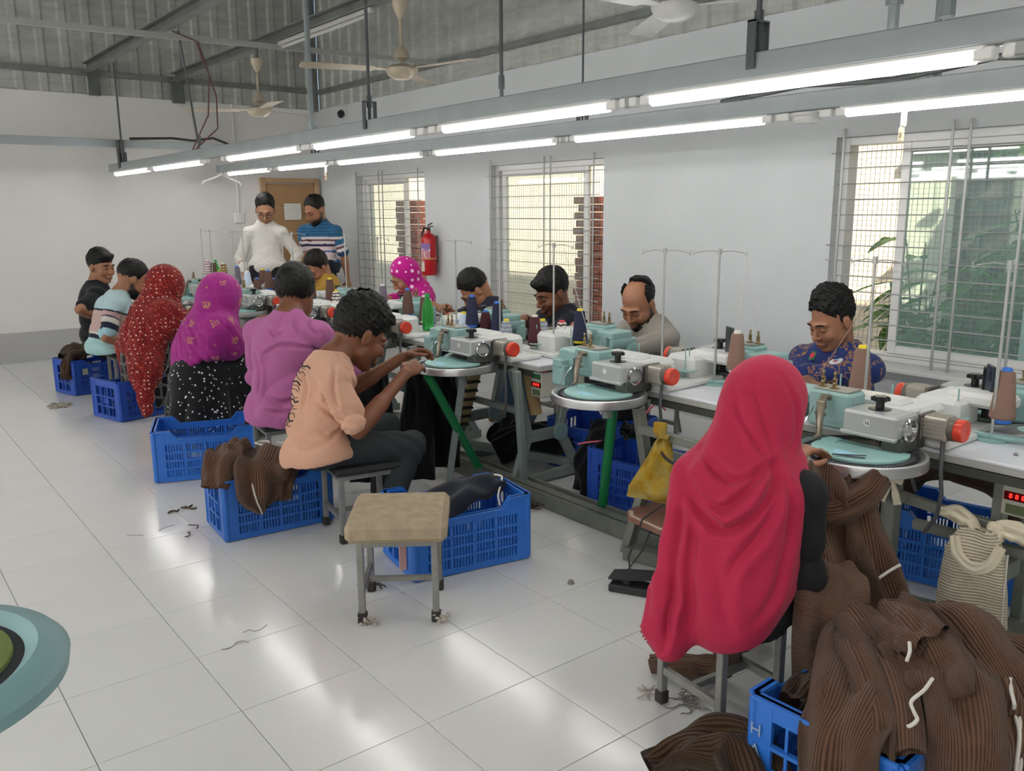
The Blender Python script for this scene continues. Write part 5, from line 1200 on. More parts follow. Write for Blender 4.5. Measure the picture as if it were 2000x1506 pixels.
purple = person('man in a purple shirt seen from behind, sitting by the blue crates', 38, (1.80, 4.30, .43), (1.90, 4.36, .90), (1.985, 4.43, 1.00), (35, -12), (2.10, 4.75, .72), (2.25, 4.42, .74), el=(1.80, 4.60, .56),
    hs=1.2, skin='dark', hair_=('short', .024, .014), top='#b3689a', bottom='#23262c', collar='#b0669f', h=.0075, sleeve=1.5, face=False, sw=.19, drawn=([(0.009, 0.012, [(1.9, 4.271, 0.902), (1.906, 4.253, 0.854), (1.918, 4.234, 0.814)]), (0.009, 0.012, [(1.755, 4.336, 0.716), (1.847, 4.277, 0.766), (1.969, 4.176, 0.747)]), (0.009, 0.012, [(1.72, 4.366, 0.722), (1.727, 4.328, 0.602), (1.711, 4.317, 0.508)]), (0.009, 0.012, [(1.99, 4.159, 0.746), (1.92, 4.176, 0.6), (1.912, 4.151, 0.48)]), (0.009, 0.012, [(1.728, 4.303, 0.508), (1.809, 4.231, 0.476), (1.926, 4.15, 0.517)]), (0.009, 0.012, [(1.703, 4.308, 0.45), (1.794, 4.23, 0.425), (1.89, 4.158, 0.438)]), (0.009, 0.012, [(1.795, 4.341, 0.855), (1.822, 4.309, 0.814), (1.856, 4.286, 0.828)]), (0.009, 0.012, [(1.946, 4.233, 0.894), (1.968, 4.201, 0.84), (1.994, 4.176, 0.821)])], A(-.6, -.8, .1)))
navy = person('man in a navy printed shirt looking down at his machine beside the right window', 176, (4.03, 2.37, .44), (3.975, 2.355, .765), (3.905, 2.355, .905), (164, -24), (3.62, 2.66, .63), (3.60, 2.24, .63),
    hs=1.15, skin='mid', hair_=('short', .032, .008, .012), top='#27356e', topmat=mk_navy(), collar='#26356b', bottom='#22252c', h=.0058, sleeve=1.35, eyes=True, sw=.20, girth=1.1, beard=.25)
bald = person('balding man in a pale grey shirt bent over his machine', 178, (4.03, 3.66, .44), (3.97, 3.66, .78), (3.89, 3.665, .885), (190, -32), (3.62, 3.78, .74), (3.58, 3.56, .74),
    hs=1.2, skin='mid', hair_=('bald', .012, .012), top='#9d978e', bottom='#4d4b46', h=.0075, sleeve=1.1, beard=.9, girth=1.05, collar='#a39d94')
black = person('man in a black shirt working before the middle window', 178, (4.03, 4.50, .44), (3.98, 4.50, .78), (3.91, 4.50, .89), (172, -22), (3.62, 4.62, .74), (3.60, 4.42, .74),
    hs=1.2, skin='dark', hair_=('fringe', .026, .010), top='#22252e', bottom='#41566e', h=.0075, sleeve=.8, beard=.5, collar='#20232b')
gray = person('dark haired man bent low over his machine left of the middle window', 172, (4.05, 5.40, .44), (4.0, 5.40, .76), (3.92, 5.42, .845), (152, -45), (3.62, 5.55, .74), (3.60, 5.35, .74),
    hs=1.18, skin='mid', hair_=('short', .024, .010), top='#2b2b3f', bottom='#22252c', h=.008, sleeve=.8)
yel = person('man in a mustard shirt bent over a machine below the two standing men', 170, (3.97, 8.05, .45), (3.93, 8.05, .80), (3.87, 8.06, .90), (186, -38), (3.6, 8.2, .75), (3.58, 7.95, .75),
    hs=1.18, skin='mid', hair_=('short', .028, .014), top='#b08a3a', bottom='#22252c', h=.009, sleeve=.8)
def polo1(t, a, s, v):
    c = np.tile(lin('#b4cfd4'), (len(t), 1)); P = lambda m, h: c.__setitem__(m, lin(h))
    P((t < .62), '#c0a6a0'); P((t > .60) & (t < .635), '#20253a'); P((t < .16), '#d8d4cc'); P((t < .12), '#20253a'); P((t < .03), '#a9cfcf')
    P((a > .32) & (a < .42), '#c0a0a0'); P((a >= .42) & (a < .46), '#20253a'); P((a >= .46) & (a < .62), '#d0cdc6'); P((a >= .62) & (a < .80), '#1c2338'); P((a >= .80), '#a5cfd8'); return c
polo = person('bearded man in a pale striped polo shirt sitting at the left', 12, (1.70, 7.45, .42), (1.82, 7.48, .80), (1.93, 7.47, .915), (-6, -24), (2.15, 7.5, .74), (1.93, 7.28, .36),
    shr=(1.73, 7.29, .745), er=(1.62, 7.19, .50), hs=1.2, skin='mid', hair_=('short', .014, .006), cols=polo1, bottom='#5c5a58', h=.0075, sleeve=.85, beard=.95, kr=(1.98, 7.22, .36), ar=(1.75, 7.1, .09), collar='#8fb3bd', girth=1.08)
tee = person('young man in a black T-shirt by the back wall looking at the camera', -20, (1.80, 8.26, .43), (1.83, 8.26, .845), (1.87, 8.23, .985), (-62, -6), (2.02, 8.35, .52), (1.78, 8.05, .55),
    hs=1.14, skin='mid', hair_=('fringe', .022, .008), top='#202226', bottom='#17181b', h=.008, sleeve=.72, eyes=True)
white = person('man in glasses and a white shirt standing before the brown door', -128, (3.56, 8.60, .88), (3.57, 8.62, 1.345), (3.56, 8.57, 1.475), (-118, -28), (3.74, 8.46, .78), (3.32, 8.62, .80),
    hs=1.16, skin='light', hair_=('short', .020, .008), top='#d6d3cd', bottom='#2a2a30', h=.0085, sleeve=1.8, stand=True, glasses=True, beard=.35, collar='#d9d7d2', fold=.005, hem=-.02, sw=.170)
def polo2(t, a, s, v):
    c = np.tile(lin('#35698f'), (len(t), 1)); P = lambda m, h: c.__setitem__(m, lin(h))
    for (lo, hi, h) in ((.60, .66, '#d9d2d4'), (.56, .60, '#5b2f3f'), (.50, .56, '#d9d2d4'), (.44, .50, '#33304a'), (.34, .44, '#d3c3c8'), (.30, .34, '#2f5f93'), (.12, .30, '#d6c6ca'), (.07, .12, '#2f5f93'), (-.5, .07, '#26283a')): P((t >= lo) & (t < hi), h)
    P((t > .66) & (np.sin(t*90) > .4), '#2b557c')
    P(a > .3, '#35698f'); P((a > .5) & (a < .58), '#d9d2d4'); P((a >= .58) & (a < .66), '#5b2f3f'); P((a >= .66) & (a < .78), '#d9d2d4'); P(a >= .78, '#2f4d74'); return c
stripe = person('bearded man in a blue and white striped polo standing by the door', -138, (4.18, 8.62, .88), (4.19, 8.64, 1.345), (4.12, 8.59, 1.465), (-165, -26), (4.42, 8.5, .72), (3.98, 8.42, .88),
    hs=1.16, skin='mid', hair_=('short', .016, .006), cols=polo2, bottom='#222430', h=.0085, sleeve=.85, stand=True, beard=.9, collar='#2a5678', sw=.180, girth=1.03, hem=.02)

def stick(p, pt, verts_n, size, m, name, poly=None, body=None, rot=0, lift=.004):
    """a flat cloth patch laid on the nearest spot of the shirt"""
    sh = [c for c in p['root'].children if c.name.startswith('shirt')][0].data
    v = np.empty(len(sh.vertices)*3); sh.vertices.foreach_get('co', v); v = v.reshape(-1, 3); nn = np.empty(len(sh.vertices)*3); sh.vertices.foreach_get('normal', nn); nn = nn.reshape(-1, 3)
    o = A(*pt)-p['off']; i = np.argsort(np.linalg.norm(v-o, axis=1))[:40]; n = nrm(nn[i].mean(0)); c = v[i[0]]+n*lift; x = nrm(np.cross(A(0, 0, 1), n)); y = np.cross(n, x)
    c0, s0 = math.cos(rot), math.sin(rot); x, y = x*c0+y*s0, -x*s0+y*c0; M = Matrix([[x[k], y[k], n[k], c[k]] for k in range(3)]+[[0, 0, 0, 1]])
    if body: ob = text(body, size, name, m, p['root'], depth=.0008); ob.matrix_local = M; return ob
    b = MB(); b.prism(poly, -.012, .0015, M); return b.build(name, m, p['root'], 0)
circ = lambda rx, ry, n=20: [(rx*math.cos(a), ry*math.sin(a)) for a in np.linspace(0, 2*PI, n+1)[:-1]]
M_WP = mat('white_patch', '#e3e3e6', .7)
bd1 = (3.86, 2.29, .70); stick(navy, bd1, 0, 0, M_WP, 'chest_badge', circ(.030, .036)); stick(navy, (3.86, 2.295, .707), 0, 0, mat('badge_blue', '#5aa7c4', .6), 'badge_print', [(-.014, .0), (.0, .018), (.012, .006), (.004, -.004)], lift=.006); stick(navy, (3.86, 2.288, .69), 0, 0, mat('badge_red', '#c43a5c', .6), 'badge_print', [(-.012, -.008), (.008, .004), (.014, -.010), (.0, -.016)], lift=.006)
stick(navy, (3.86, 2.45, .73), 0, 0, mat('patch_green', '#2f7a58', .7), 'green_patch', [(-.02, -.026), (.018, -.02), (.02, .02), (-.014, .024)]); stick(navy, (3.86, 2.45, .727), 0, 0, mat('patch_red', '#d23a45', .7), 'red_roundel', circ(.015, .016), lift=.006)
stick(navy, (3.93, 2.17, .66), 0, 0, M_WP, 'sleeve_flag', [(-.022, -.012), (.022, -.012), (.022, .012), (-.022, .012)]); stick(navy, (3.93, 2.17, .662), 0, 0, mat('flag_green', '#3c8a4c', .7), 'flag_stripe', [(-.022, -.012), (.022, -.012), (.022, -.004), (-.022, -.002)], lift=.0055)
stick(navy, (3.93, 2.17, .630), 0, .022, M_WP, 'sleeve_lettering', body='TINE')
# line print down the back of the peach T-shirt
sh = [c for c in boy['root'].children if c.name.startswith('shirt')][0].data; bv = np.empty(len(sh.vertices)*3); sh.vertices.foreach_get('co', bv); bv = bv.reshape(-1, 3); bn = np.empty(len(sh.vertices)*3); sh.vertices.foreach_get('normal', bn); bn = bn.reshape(-1, 3)
pr = MB(); q = random.Random(4)
for k in range(15):
    zc = .80-k*.019; y0 = q.uniform(-.005, .03); pts = []
    for j in range(5):
        t_ = A(1.44+(.80-zc)*-.05, 3.43+y0+j*.026, zc+q.uniform(-.009, .009))-boy['off']; i = np.linalg.norm((bv-t_)*A(.25, 1, 1)+(bn[:, :1] > -.2)*9, axis=1).argmin(); pts.append(bv[i]+bn[i]*.0015)
    pr.tube(pts, .0017 if k % 4 else .004, 5)
pr.build('back_print', mat('black_print_ink', '#2a2522', .8), boy['root'], 60)
for k in range(6):
    zc = 1.27-k*.07; stick(white, (3.50-.0*k, 8.46, zc), 0, 0, mat('shirt_button', '#b9b4ac', .4), 'button', circ(.006, .006, 10))
# ------------------------------------------------------------------ women in head scarves
def scarf(p, prims, mt, folds, cuts=None, h=.007, name='head_scarf', face=True, k=.05, colf=None, lo=None):
    """smooth solid of the draped cloth, then folds pushed in along the surface"""
    hc, R, hs, off = p['hc'], p['R'], p['hs'], p['off']
    pts = np.array([q[1] for q in prims]+[q[2] for q in prims if q[0] == 'c']); V = Vol(pts.min(0)-.3, pts.max(0)+.3, h)
    for q in prims:
        if q[0] == 'c': V.cone(q[1], q[2], q[3], q[4], q[5] if len(q) > 5 else k, flat=q[6] if len(q) > 6 else None)
        else: V.ell(q[1], q[2], q[3] if len(q) > 3 else None, q[4] if len(q) > 4 else k)
    G = np.stack(np.meshgrid(*V.ax, indexing='ij'), -1)
    if face:
        q = ((G-hc)@R)/hs; rr = np.sqrt((q[..., 1]/.062)**2+((q[..., 2]+.02)/.098)**2)
        V.d = np.maximum(V.d, np.where(rr < 1, (q[..., 0]-.035-.05*rr**4)*hs, np.minimum((q[..., 0]-.085)*hs, .02)*(q[..., 2] > -.13)).astype(np.float32)) if face == 1 else V.d
    if cuts is not None: V.d = np.maximum(V.d, cuts(G).astype(np.float32))
    v, f = V.mesh(); v = smooth(v, f, 1); n = normals(v, f); v = v+n*folds(v, n)[:, None]
    return pydata(name, v-off, f, mt, p['root'], col=colf(v) if colf else None), v
def ridge(x): return 2*np.abs(np.sin(x))**.8-1
def mk_cloth(name, col, rough=.8, sheen=.3, pat=None, bump=.2):
    t = NT(name); co = t.coord('Object')
    c = pat(t, co) if pat else t.mix(t.math('MULTIPLY', t.noise(co, 14, 4), .35), col, tuple(x*.72 for x in lin(col)))
    t.base(c); t.set(rough=rough, sheen=sheen, spec=.25); t.bump(t.noise(co, 320, 2), bump, .002); return t.m
def dots(t, co, scale, r, rand=1.0):
    v = t.n('TexVoronoi', i_Scale=scale, i_Randomness=rand); t.l(co, v.inputs['Vector']); return t.math('LESS_THAN', v.outputs['Distance'], r)
M_CRIM = mk_cloth('crimson_crepe', '#bd2a4e', .8, .08)
def p_mag(t, co):
    w = t.n('TexVoronoi', i_Scale=9.0, i_Randomness=.15); w.distance = 'CHEBYCHEV'; t.l(t.coord('Object', (1, 1, 1)), w.inputs['Vector'])
    sq = t.math('LESS_THAN', w.outputs['Distance'], .20); sp = t.math('GREATER_THAN', t.noise(co, 130, 2), .50)
    c = t.mix(t.math('MULTIPLY', t.noise(co, 6, 3), .8), '#b02486', '#7d2478'); e = t.n('TexVoronoi', i_Scale=9.0, i_Randomness=.15, feature='DISTANCE_TO_EDGE'); t.l(co, e.inputs['Vector'])
    c = t.mix(t.math('MULTIPLY', t.math('LESS_THAN', e.outputs['Distance'], .03), .18), c, '#c85aa8')
    return t.mix(t.math('MULTIPLY', sq, t.math('MULTIPLY', sp, .75)), c, '#d0a05a')
M_MAG = mk_cloth('magenta_sari_cloth', '#b02a90', .65, .12, p_mag)
def p_red(t, co):
    c = t.mix(t.noise(co, 5, 3), '#560e13', '#8c1c1c'); n = t.noise(co, 60, 3); n2 = t.noise(co, 3.2, 2)
    c = t.mix(t.math('MULTIPLY', t.math('GREATER_THAN', n, .57), .6), c, '#c4503c')
    return t.mix(t.math('MULTIPLY', dots(t, co, 34, .22, .25), t.math('GREATER_THAN', n2, .42)), c, '#ddb8a8')
M_RSC = mk_cloth('red_patterned_scarf', '#8f1d1d', .75, .1, p_red)
M_PDOT = mk_cloth('pink_dotted_scarf', '#c0148a', .7, .1, lambda t, co: t.mix(dots(t, co, 16, .26, .35), '#bf1488', '#f0c8e4'))
M_BDOT = mk_cloth('black_white_dotted_dress', '#101014', .8, .2, lambda t, co: t.mix(dots(t, co, 34, .21, .95), '#111116', '#d9dadd'))
def p_link(t, co):
    e = t.n('TexVoronoi', i_Scale=13.0, i_Randomness=.5, feature='DISTANCE_TO_EDGE'); e2 = t.n('TexVoronoi', i_Scale=13.0, i_Randomness=.5); 
    t.l(co, e.inputs['Vector']); t.l(co, e2.inputs['Vector'])
    f = t.math('MULTIPLY', t.math('LESS_THAN', e.outputs['Distance'], .10), t.math('GREATER_THAN', e.outputs['Distance'], .05)); return t.mix(f, '#131316', '#a9a9a2')
M_BLINK = mk_cloth('black_link_print_dress', '#131316', .8, .2, p_link)
M_BLKC = mat('black_dress_cloth', '#141519', .85, var=.1, vscale=10, bump=.2, bscale=200)

# the woman in crimson, nearest the camera
cr_ = person('woman in a plain crimson head scarf and black dress, nearest the camera', 6, (1.92, 1.405, .43), (1.955, 1.40, .785), (2.005, 1.40, .905), (4, -30), (2.22, 1.47, .69), (2.085, 1.345, .63),
    er=(1.995, 1.24, .465), el=(2.05, 1.58, .50), hs=1.18, skin='#b98467', hair_=None, top='#141519', bottom='#2c3a4e', h=.0055, sleeve=1.25, girth=.95, sw=.16, topmat=M_BLKC,
    kr=(2.20, 1.29, .37), kl=(2.26, 1.55, .40), ar=(2.20, 1.24, .09), al=(2.22, 1.58, .09), palm=((0, 0, 1), (.55, -.8, .1)), curl=.75, hem=.09, eyes=False, fold=.004)
# creases of the draped cloth: width, depth and course of each (on her back, in metres)
CFOLD = [
    (0.011, 0.02, [(1.705, 1.425, 0.765), (1.711, 1.41, 0.725), (1.726, 1.387, 0.683), (1.747, 1.361, 0.645), (1.762, 1.344, 0.627), (1.798, 1.32, 0.645), (1.838, 1.3, 0.685), (1.876, 1.286, 0.748), (1.895, 1.284, 0.797)]),
    (0.01, 0.016, [(1.713, 1.423, 0.781), (1.722, 1.405, 0.739), (1.743, 1.377, 0.696), (1.777, 1.348, 0.688), (1.835, 1.317, 0.744), (1.888, 1.288, 0.795)]),
    (0.011, 0.014, [(1.784, 1.435, 0.845), (1.763, 1.388, 0.798), (1.793, 1.353, 0.754), (1.835, 1.322, 0.764), (1.883, 1.294, 0.801)]),
    (0.01, 0.018, [(1.703, 1.414, 0.719), (1.69, 1.409, 0.659), (1.676, 1.403, 0.593), (1.66, 1.398, 0.526), (1.682, 1.435, 0.433), (1.664, 1.431, 0.365), (1.646, 1.422, 0.276)]),
    (0.012, 0.01, [(1.707, 1.398, 0.666), (1.706, 1.381, 0.599), (1.69, 1.375, 0.526), (1.717, 1.403, 0.419), (1.709, 1.387, 0.331)]),
    (0.009, 0.013, [(1.693, 1.444, 0.799), (1.662, 1.435, 0.673), (1.636, 1.431, 0.577), (1.608, 1.429, 0.487), (1.62, 1.464, 0.359)]),
    (0.013, 0.013, [(1.894, 1.283, 0.791), (1.886, 1.277, 0.744), (1.864, 1.278, 0.682), (1.818, 1.293, 0.602), (1.774, 1.313, 0.545), (1.779, 1.362, 0.446)]),
    (0.013, 0.012, [(1.898, 1.281, 0.795), (1.905, 1.257, 0.724), (1.896, 1.238, 0.624), (1.876, 1.234, 0.551), (1.879, 1.282, 0.445), (1.824, 1.308, 0.378)]),
    (0.016, 0.008, [(1.757, 1.345, 0.612), (1.742, 1.337, 0.539), (1.771, 1.364, 0.433), (1.776, 1.337, 0.344)]),
    (0.01, 0.007, [(1.872, 1.411, 1.016), (1.869, 1.39, 0.928), (1.889, 1.354, 0.85), (1.89, 1.29, 0.804)]),
    (0.009, 0.006, [(1.907, 1.38, 1.003), (1.911, 1.354, 0.917), (1.92, 1.326, 0.836), (1.93, 1.308, 0.795)]),
    (0.012, 0.01, [(1.839, 1.423, 0.962), (1.811, 1.424, 0.881), (1.769, 1.439, 0.814), (1.708, 1.424, 0.772)]),
    (0.008, 0.005, [(1.968, 1.336, 1.016), (1.988, 1.3, 0.941), (1.982, 1.284, 0.86), (1.95, 1.294, 0.803)]),
    (0.008, 0.003, [(1.885, 1.388, 0.969), (1.906, 1.37, 0.962), (1.939, 1.345, 0.966)]),
    (0.01, 0.005, [(1.85, 1.4, 0.908), (1.86, 1.38, 0.861), (1.864, 1.363, 0.806)]),]
def f_crim(v, n):
    q = ((v-cr_['hc'])@cr_['R'])/cr_['hs']; crease = np.sin(q[:, 0]*120+6*q[:, 1]+.8*wob(v, 9, 3))*smoothstep(q[:, 0], .0, .06)*smoothstep(q[:, 2], -.10, -.02)*.0013
    return creases(v, n, CFOLD, A(-.60, -.76, .24))+crease+.0022*wob(v, 16, 8)+.0009*wob(v, 60, 5)
hemz = lambda G: (.232+np.maximum(0, (G[..., 0]-1.715))*.93+.02*np.exp(-((G[..., 0]-1.76)/.03)**2)-G[..., 2])*.7
Rh = cr_['R']; HC = cr_['hc']
crim, cv = scarf(cr_, [('e', HC+Rh@A(-.02, 0, .022), A(.128, .113, .128), Rh, .03), ('c', HC+Rh@A(.02, 0, -.08), A(1.985, 1.385, .76), .085, .12), ('c', A(1.955, 1.395, .84), A(1.90, 1.41, .72), .115, .14),
    ('e', A(1.93, 1.40, .70), A(.150, .185, .11)), ('e', A(1.865, 1.39, .56), A(.135, .175, .22)), ('c', A(1.93, 1.345, .66), A(1.905, 1.315, .45), .12, .10), ('e', A(1.825, 1.355, .42), A(.12, .14, .19)),
    ('c', A(1.80, 1.465, .72), A(1.715, 1.465, .30), .07, .055), ('c', A(1.715, 1.465, .30), A(1.700, 1.455, .23), .05, .03), ('c', A(1.70, 1.475, .40), A(1.672, 1.50, .315), .05, .022)],
    M_CRIM, f_crim, hemz, h=.0045, face=2)
tr = MB(); pts = [A(*q) for q in ((1.664, 1.506, .315), (1.694, 1.462, .228), (1.731, 1.422, .286), (1.805, 1.34, .315), (1.866, 1.271, .375), (1.946, 1.237, .46))]
nb2 = 0
for a, b in zip(pts[:-1], pts[1:]):
    m_ = max(2, int(np.linalg.norm(b-a)/.0085))
    for q in range(m_):
        c = a+(b-a)*q/m_; d = np.linalg.norm((cv-c)*A(1, 1, 1.0), axis=1); g = cv[d.argmin()]
        tr.lathe([(.0005, -.0042), (.004, 0), (.0005, .0042)], g-cr_['off']-A(0, 0, .003), n=6)
o = tr.build('beaded_trim', mat('crimson_beads', '#a32a46', .6), cr_['root']); o['kind'] = 'stuff'

def seated_woman(label, x, y, hy, sc_m, dr_m, prims, folds, cuts, wl, wr, el=None, er=None, yaw=8, hem_z=.06, skr=.2, hs=1.14, skirt_pts=None):
    p = person(label, yaw, (x, y, .42), (x+.06, hy, .80), (x+.13, hy, .915), (yaw-2, -28), wl, wr, el=el, er=er, hs=hs, skin='#9a684c', hair_=None, top='#111116', h=.008, sleeve=1.2, sw=.16, topmat=dr_m, legs=False, eyes=False, hem=.07, fold=.004, curl=.7)
    V = Vol(A(x-.35, y-.4, 0), A(x+.55, y+.4, .62), .010)
    V.cone(A(x, y, .44), A(x+.3, y, .42), .16, .15, .08); V.cone(A(x-.04, y, .40), A(x-.02, y, .10), .19, skr+.05, .06); V.cone(A(x+.28, y, .40), A(x+.28, y, .10), .17, skr, .06); V.plane((0, 0, -1), -hem_z)
    v, f = V.mesh(); n = normals(v, f); a = np.arctan2(v[:, 1]-y, v[:, 0]-x-.1)
    v = v+n*(.014*ridge(a*6+.8*wob(v, 6, 2))*smoothstep(.42-v[:, 2], 0, .2))[:, None]
    pydata('skirt', v-p['off'], f, dr_m, p['root']); scarf(p, prims(p), sc_m, folds, cuts, h=.008, face=2); return p
def f_gen(x, y, seed, amp=.014):
    def f(v, n):
        w = wob(v, 6, seed); a = np.arctan2(v[:, 1]-y, v[:, 0]-x); lowm = smoothstep(.86-v[:, 2], 0, .12)
        return amp*(ridge(a*4+2.2*v[:, 2]+w)*.6+ridge((v[:, 2]+.35*a)*30+1.2*w)*.35)*lowm+.003*wob(v, 15, seed+2)
    return f
mg = seated_woman('woman in a magenta gold patterned scarf and white dotted black dress, seen from behind', 1.80, 5.47, 5.46, M_MAG, M_BDOT,
    lambda p: [('e', p['hc']+p['R']@A(-.015, 0, .02), A(.142, .135, .145), p['R'], .03), ('c', p['hc']+A(-.03, 0, -.05), A(1.86, 5.45, .74), .13, .17), ('e', A(1.85, 5.47, .68), A(.17, .23, .15)), ('e', A(1.79, 5.50, .56), A(.15, .23, .19)), ('c', A(1.74, 5.56, .56), A(1.70, 5.60, .42), .10, .06), ('c', A(1.86, 5.30, .75), A(1.95, 5.35, .62), .085, .075)],
    f_gen(1.80, 5.5, 4), lambda G: (.39+.55*np.maximum(0, (5.6-G[..., 1]))-G[..., 2])*.7, (2.20, 5.62, .72), (2.12, 5.50, .68), er=(2.0, 5.40, .535))
rd = seated_woman('woman in a long red patterned scarf seen from behind, beside the striped polo', 1.80, 6.60, 6.60, M_RSC, M_BLINK,
    lambda p: [('e', p['hc']+p['R']@A(-.015, 0, .02), A(.142, .135, .145), p['R'], .03), ('c', p['hc']+A(-.03, 0, -.05), A(1.86, 6.6, .74), .13, .18), ('e', A(1.85, 6.6, .66), A(.18, .25, .17)), ('e', A(1.77, 6.68, .50), A(.15, .26, .24)), ('c', A(1.74, 6.60, .52), A(1.67, 6.36, .34), .15, .10, .08), ('c', A(1.67, 6.36, .34), A(1.625, 6.25, .07), .10, .03, .05), ('c', A(1.70, 6.86, .45), A(1.68, 6.80, .3), .10, .07), ('c', A(1.86, 6.43, .76), A(2.0, 6.45, .64), .09, .085)],
    f_gen(1.78, 6.65, 9), None, (2.2, 6.75, .74), (2.18, 6.5, .74), skr=.15)
MB().lathe([(.001, -.004), (.012, 0), (.001, .004)], A(1.80, 6.40, .76)-rd['off'], (-.6, -.7, .3), 8).build('brooch', mat('green_brooch', '#5fc23a', .3), rd['root'])
pk = person('woman in a pink scarf with white dots facing left before the left window', 168, (4.02, 6.45, .44), (3.98, 6.45, .78), (3.91, 6.46, .90), (160, -36), (3.6, 6.6, .75), (3.58, 6.35, .75),
    hs=1.16, skin='light', hair_=None, top='#c0148a', bottom='#2a2a33', h=.0075, sleeve=1.1, topmat=M_PDOT)
scarf(pk, [('e', pk['hc']+pk['R']@A(-.03, 0, .025), A(.132, .125, .14), pk['R'], .03), ('c', pk['hc']+A(.03, 0, -.05), A(4.0, 6.45, .76), .115, .15), ('e', A(4.0, 6.45, .70), A(.16, .22, .13)), ('e', A(4.03, 6.45, .56), A(.14, .19, .16))],
      M_PDOT, f_gen(4.0, 6.45, 6, .006), lambda G: np.where(G[..., 2] > pk['hc'][2]-.16, (((G-pk['hc'])@pk['R'])[..., 0]-.045-.5*np.maximum(0, ((G-pk['hc'])@pk['R'])[..., 2])), -.05), h=.007, face=False)
# ------------------------------------------------------------------ knitwear, bags, strings, lint
def mk_rib(name, c0, c1, pitch=.0085, strength=.9, across=True):
    t = NT(name); uv = t.n('UVMap'); sx = t.n('SeparateXYZ'); t.l(uv.outputs[0], sx.inputs[0]); co = t.coord('Object')
    n = t.noise(co, 8, 3); ph = t.math('ADD', t.math('MULTIPLY', sx.outputs[0 if across else 1], 2*PI/pitch), t.math('MULTIPLY', n, 2.0)); w = t.math('SINE', ph)
    f = t.math('MULTIPLY_ADD', w, .5, .5); g = t.math('ADD', t.math('MULTIPLY', f, .62), t.math('MULTIPLY', t.noise(co, 30, 4), .38))
    t.base(t.ramp(g, [(.18, c0), (.62, c1)])); t.set(rough=.95, spec=.1, sheen=.15)  # ramp darkens the rib grooves: their shade is put into the colour
    t.bump(t.math('ADD', f, t.math('MULTIPLY', t.noise(co, 300, 2), .4)), strength, .004); return t.m
M_BRIB = mk_rib('brown_rib_knit', '#4a362c', '#735645', .0042, .8); M_DRIB = mk_rib('dark_brown_rib_knit', '#34261f', '#54402f', .0045, .8); M_BRIBX = mk_rib('brown_cross_rib_knit', '#4a362c', '#735645', .0050, .8, False); M_NVY = mk_rib('navy_fine_knit', '#14181f', '#262c38', .004, .3); M_CREAM = mk_rib('cream_rib_knit', '#b3a88e', '#e2d9c2', .0095, .9, False)
M_BLACKK = mk_rib('black_knit', '#0c0d10', '#17191e', .005, .3); M_CORD = mat('white_cord', '#dedad2', .8)
def knit(name, path, w, t, m, parent=None, off=(0, 0, 0), up=(0, 0, 1), ups=None, n=44, k=40, fold=.012, ff=3, seed=0, floor=None):
    """a flattened knitted tube swept along a path; w, t: widths and thicknesses at the control points"""
    c = catmull0(path, n); r = np.random.RandomState(seed); m_ = len(path)
    W_ = np.interp(np.linspace(0, m_-1, n), range(m_), w if hasattr(w, '__len__') else [w]*m_); T_ = np.interp(np.linspace(0, m_-1, n), range(m_), t if hasattr(t, '__len__') else [t]*m_)
    U = np.array([np.interp(np.linspace(0, m_-1, n), range(m_), [u[i] for u in (ups if ups is not None else [up]*m_)]) for i in range(3)]).T
    d = np.gradient(c, axis=0); d /= np.linalg.norm(d, axis=1, keepdims=True)+1e-9
    sd = np.cross(d, U); sd /= np.linalg.norm(sd, axis=1, keepdims=True)+1e-9; nm = np.cross(sd, d); L = np.concatenate([[0], np.cumsum(np.linalg.norm(np.diff(c, axis=0), axis=1))])
    a = np.linspace(0, 2*PI, k+1); ca, sa = np.cos(a), np.sin(a); ex = np.sign(ca)*np.abs(ca)**.8; ey = np.sign(sa)*np.abs(sa)**.7
    ph = r.rand(4)*6.28; vs = np.zeros((n, k+1, 3)); uv = np.zeros((n, k+1, 2))
    for i in range(n):
        e = 1.0
        x = ex*W_[i]/2; s = i/(n-1)*6.28
        und = fold*(np.sin(ff*ex*2.2+s*.9+ph[0])+.6*np.sin(ff*1.9*ex+ph[1]-s*1.7)+.5*np.sin(s*2.3+ph[2]+ex*1.5))
        vs[i] = c[i]+sd[i]*x[:, None]*e+nm[i]*(ey*T_[i]/2*e+und)[:, None]
        uv[i, :, 0] = a/(2*PI)*2*W_[i].mean() if True else 0; uv[i, :, 1] = L[i]
    uv[:, :, 0] = (a/(2*PI)*2)[None]*np.mean(W_)
    if floor is not None: vs[..., 2] = np.maximum(vs[..., 2], floor)
    f = [(i*(k+1)+j, i*(k+1)+j+1, (i+1)*(k+1)+j+1, (i+1)*(k+1)+j) for i in range(n-1) for j in range(k)]
    vv = np.concatenate([vs.reshape(-1, 3), [c[0], c[-1]]]); uu = np.concatenate([uv.reshape(-1, 2), [[0, 0], [0, L[-1]]]]); b = len(vv)
    f += [(b-2, j+1, j, b-2) for j in []]
    f3 = [(b-2, (j+1), j, j) for j in []]
    cap = [(j, b-2, b-2, j+1) for j in []]
    o = pydata(name, vv[:-2]-np.array(off), f, m, parent, uv=uu[:-2]); return o
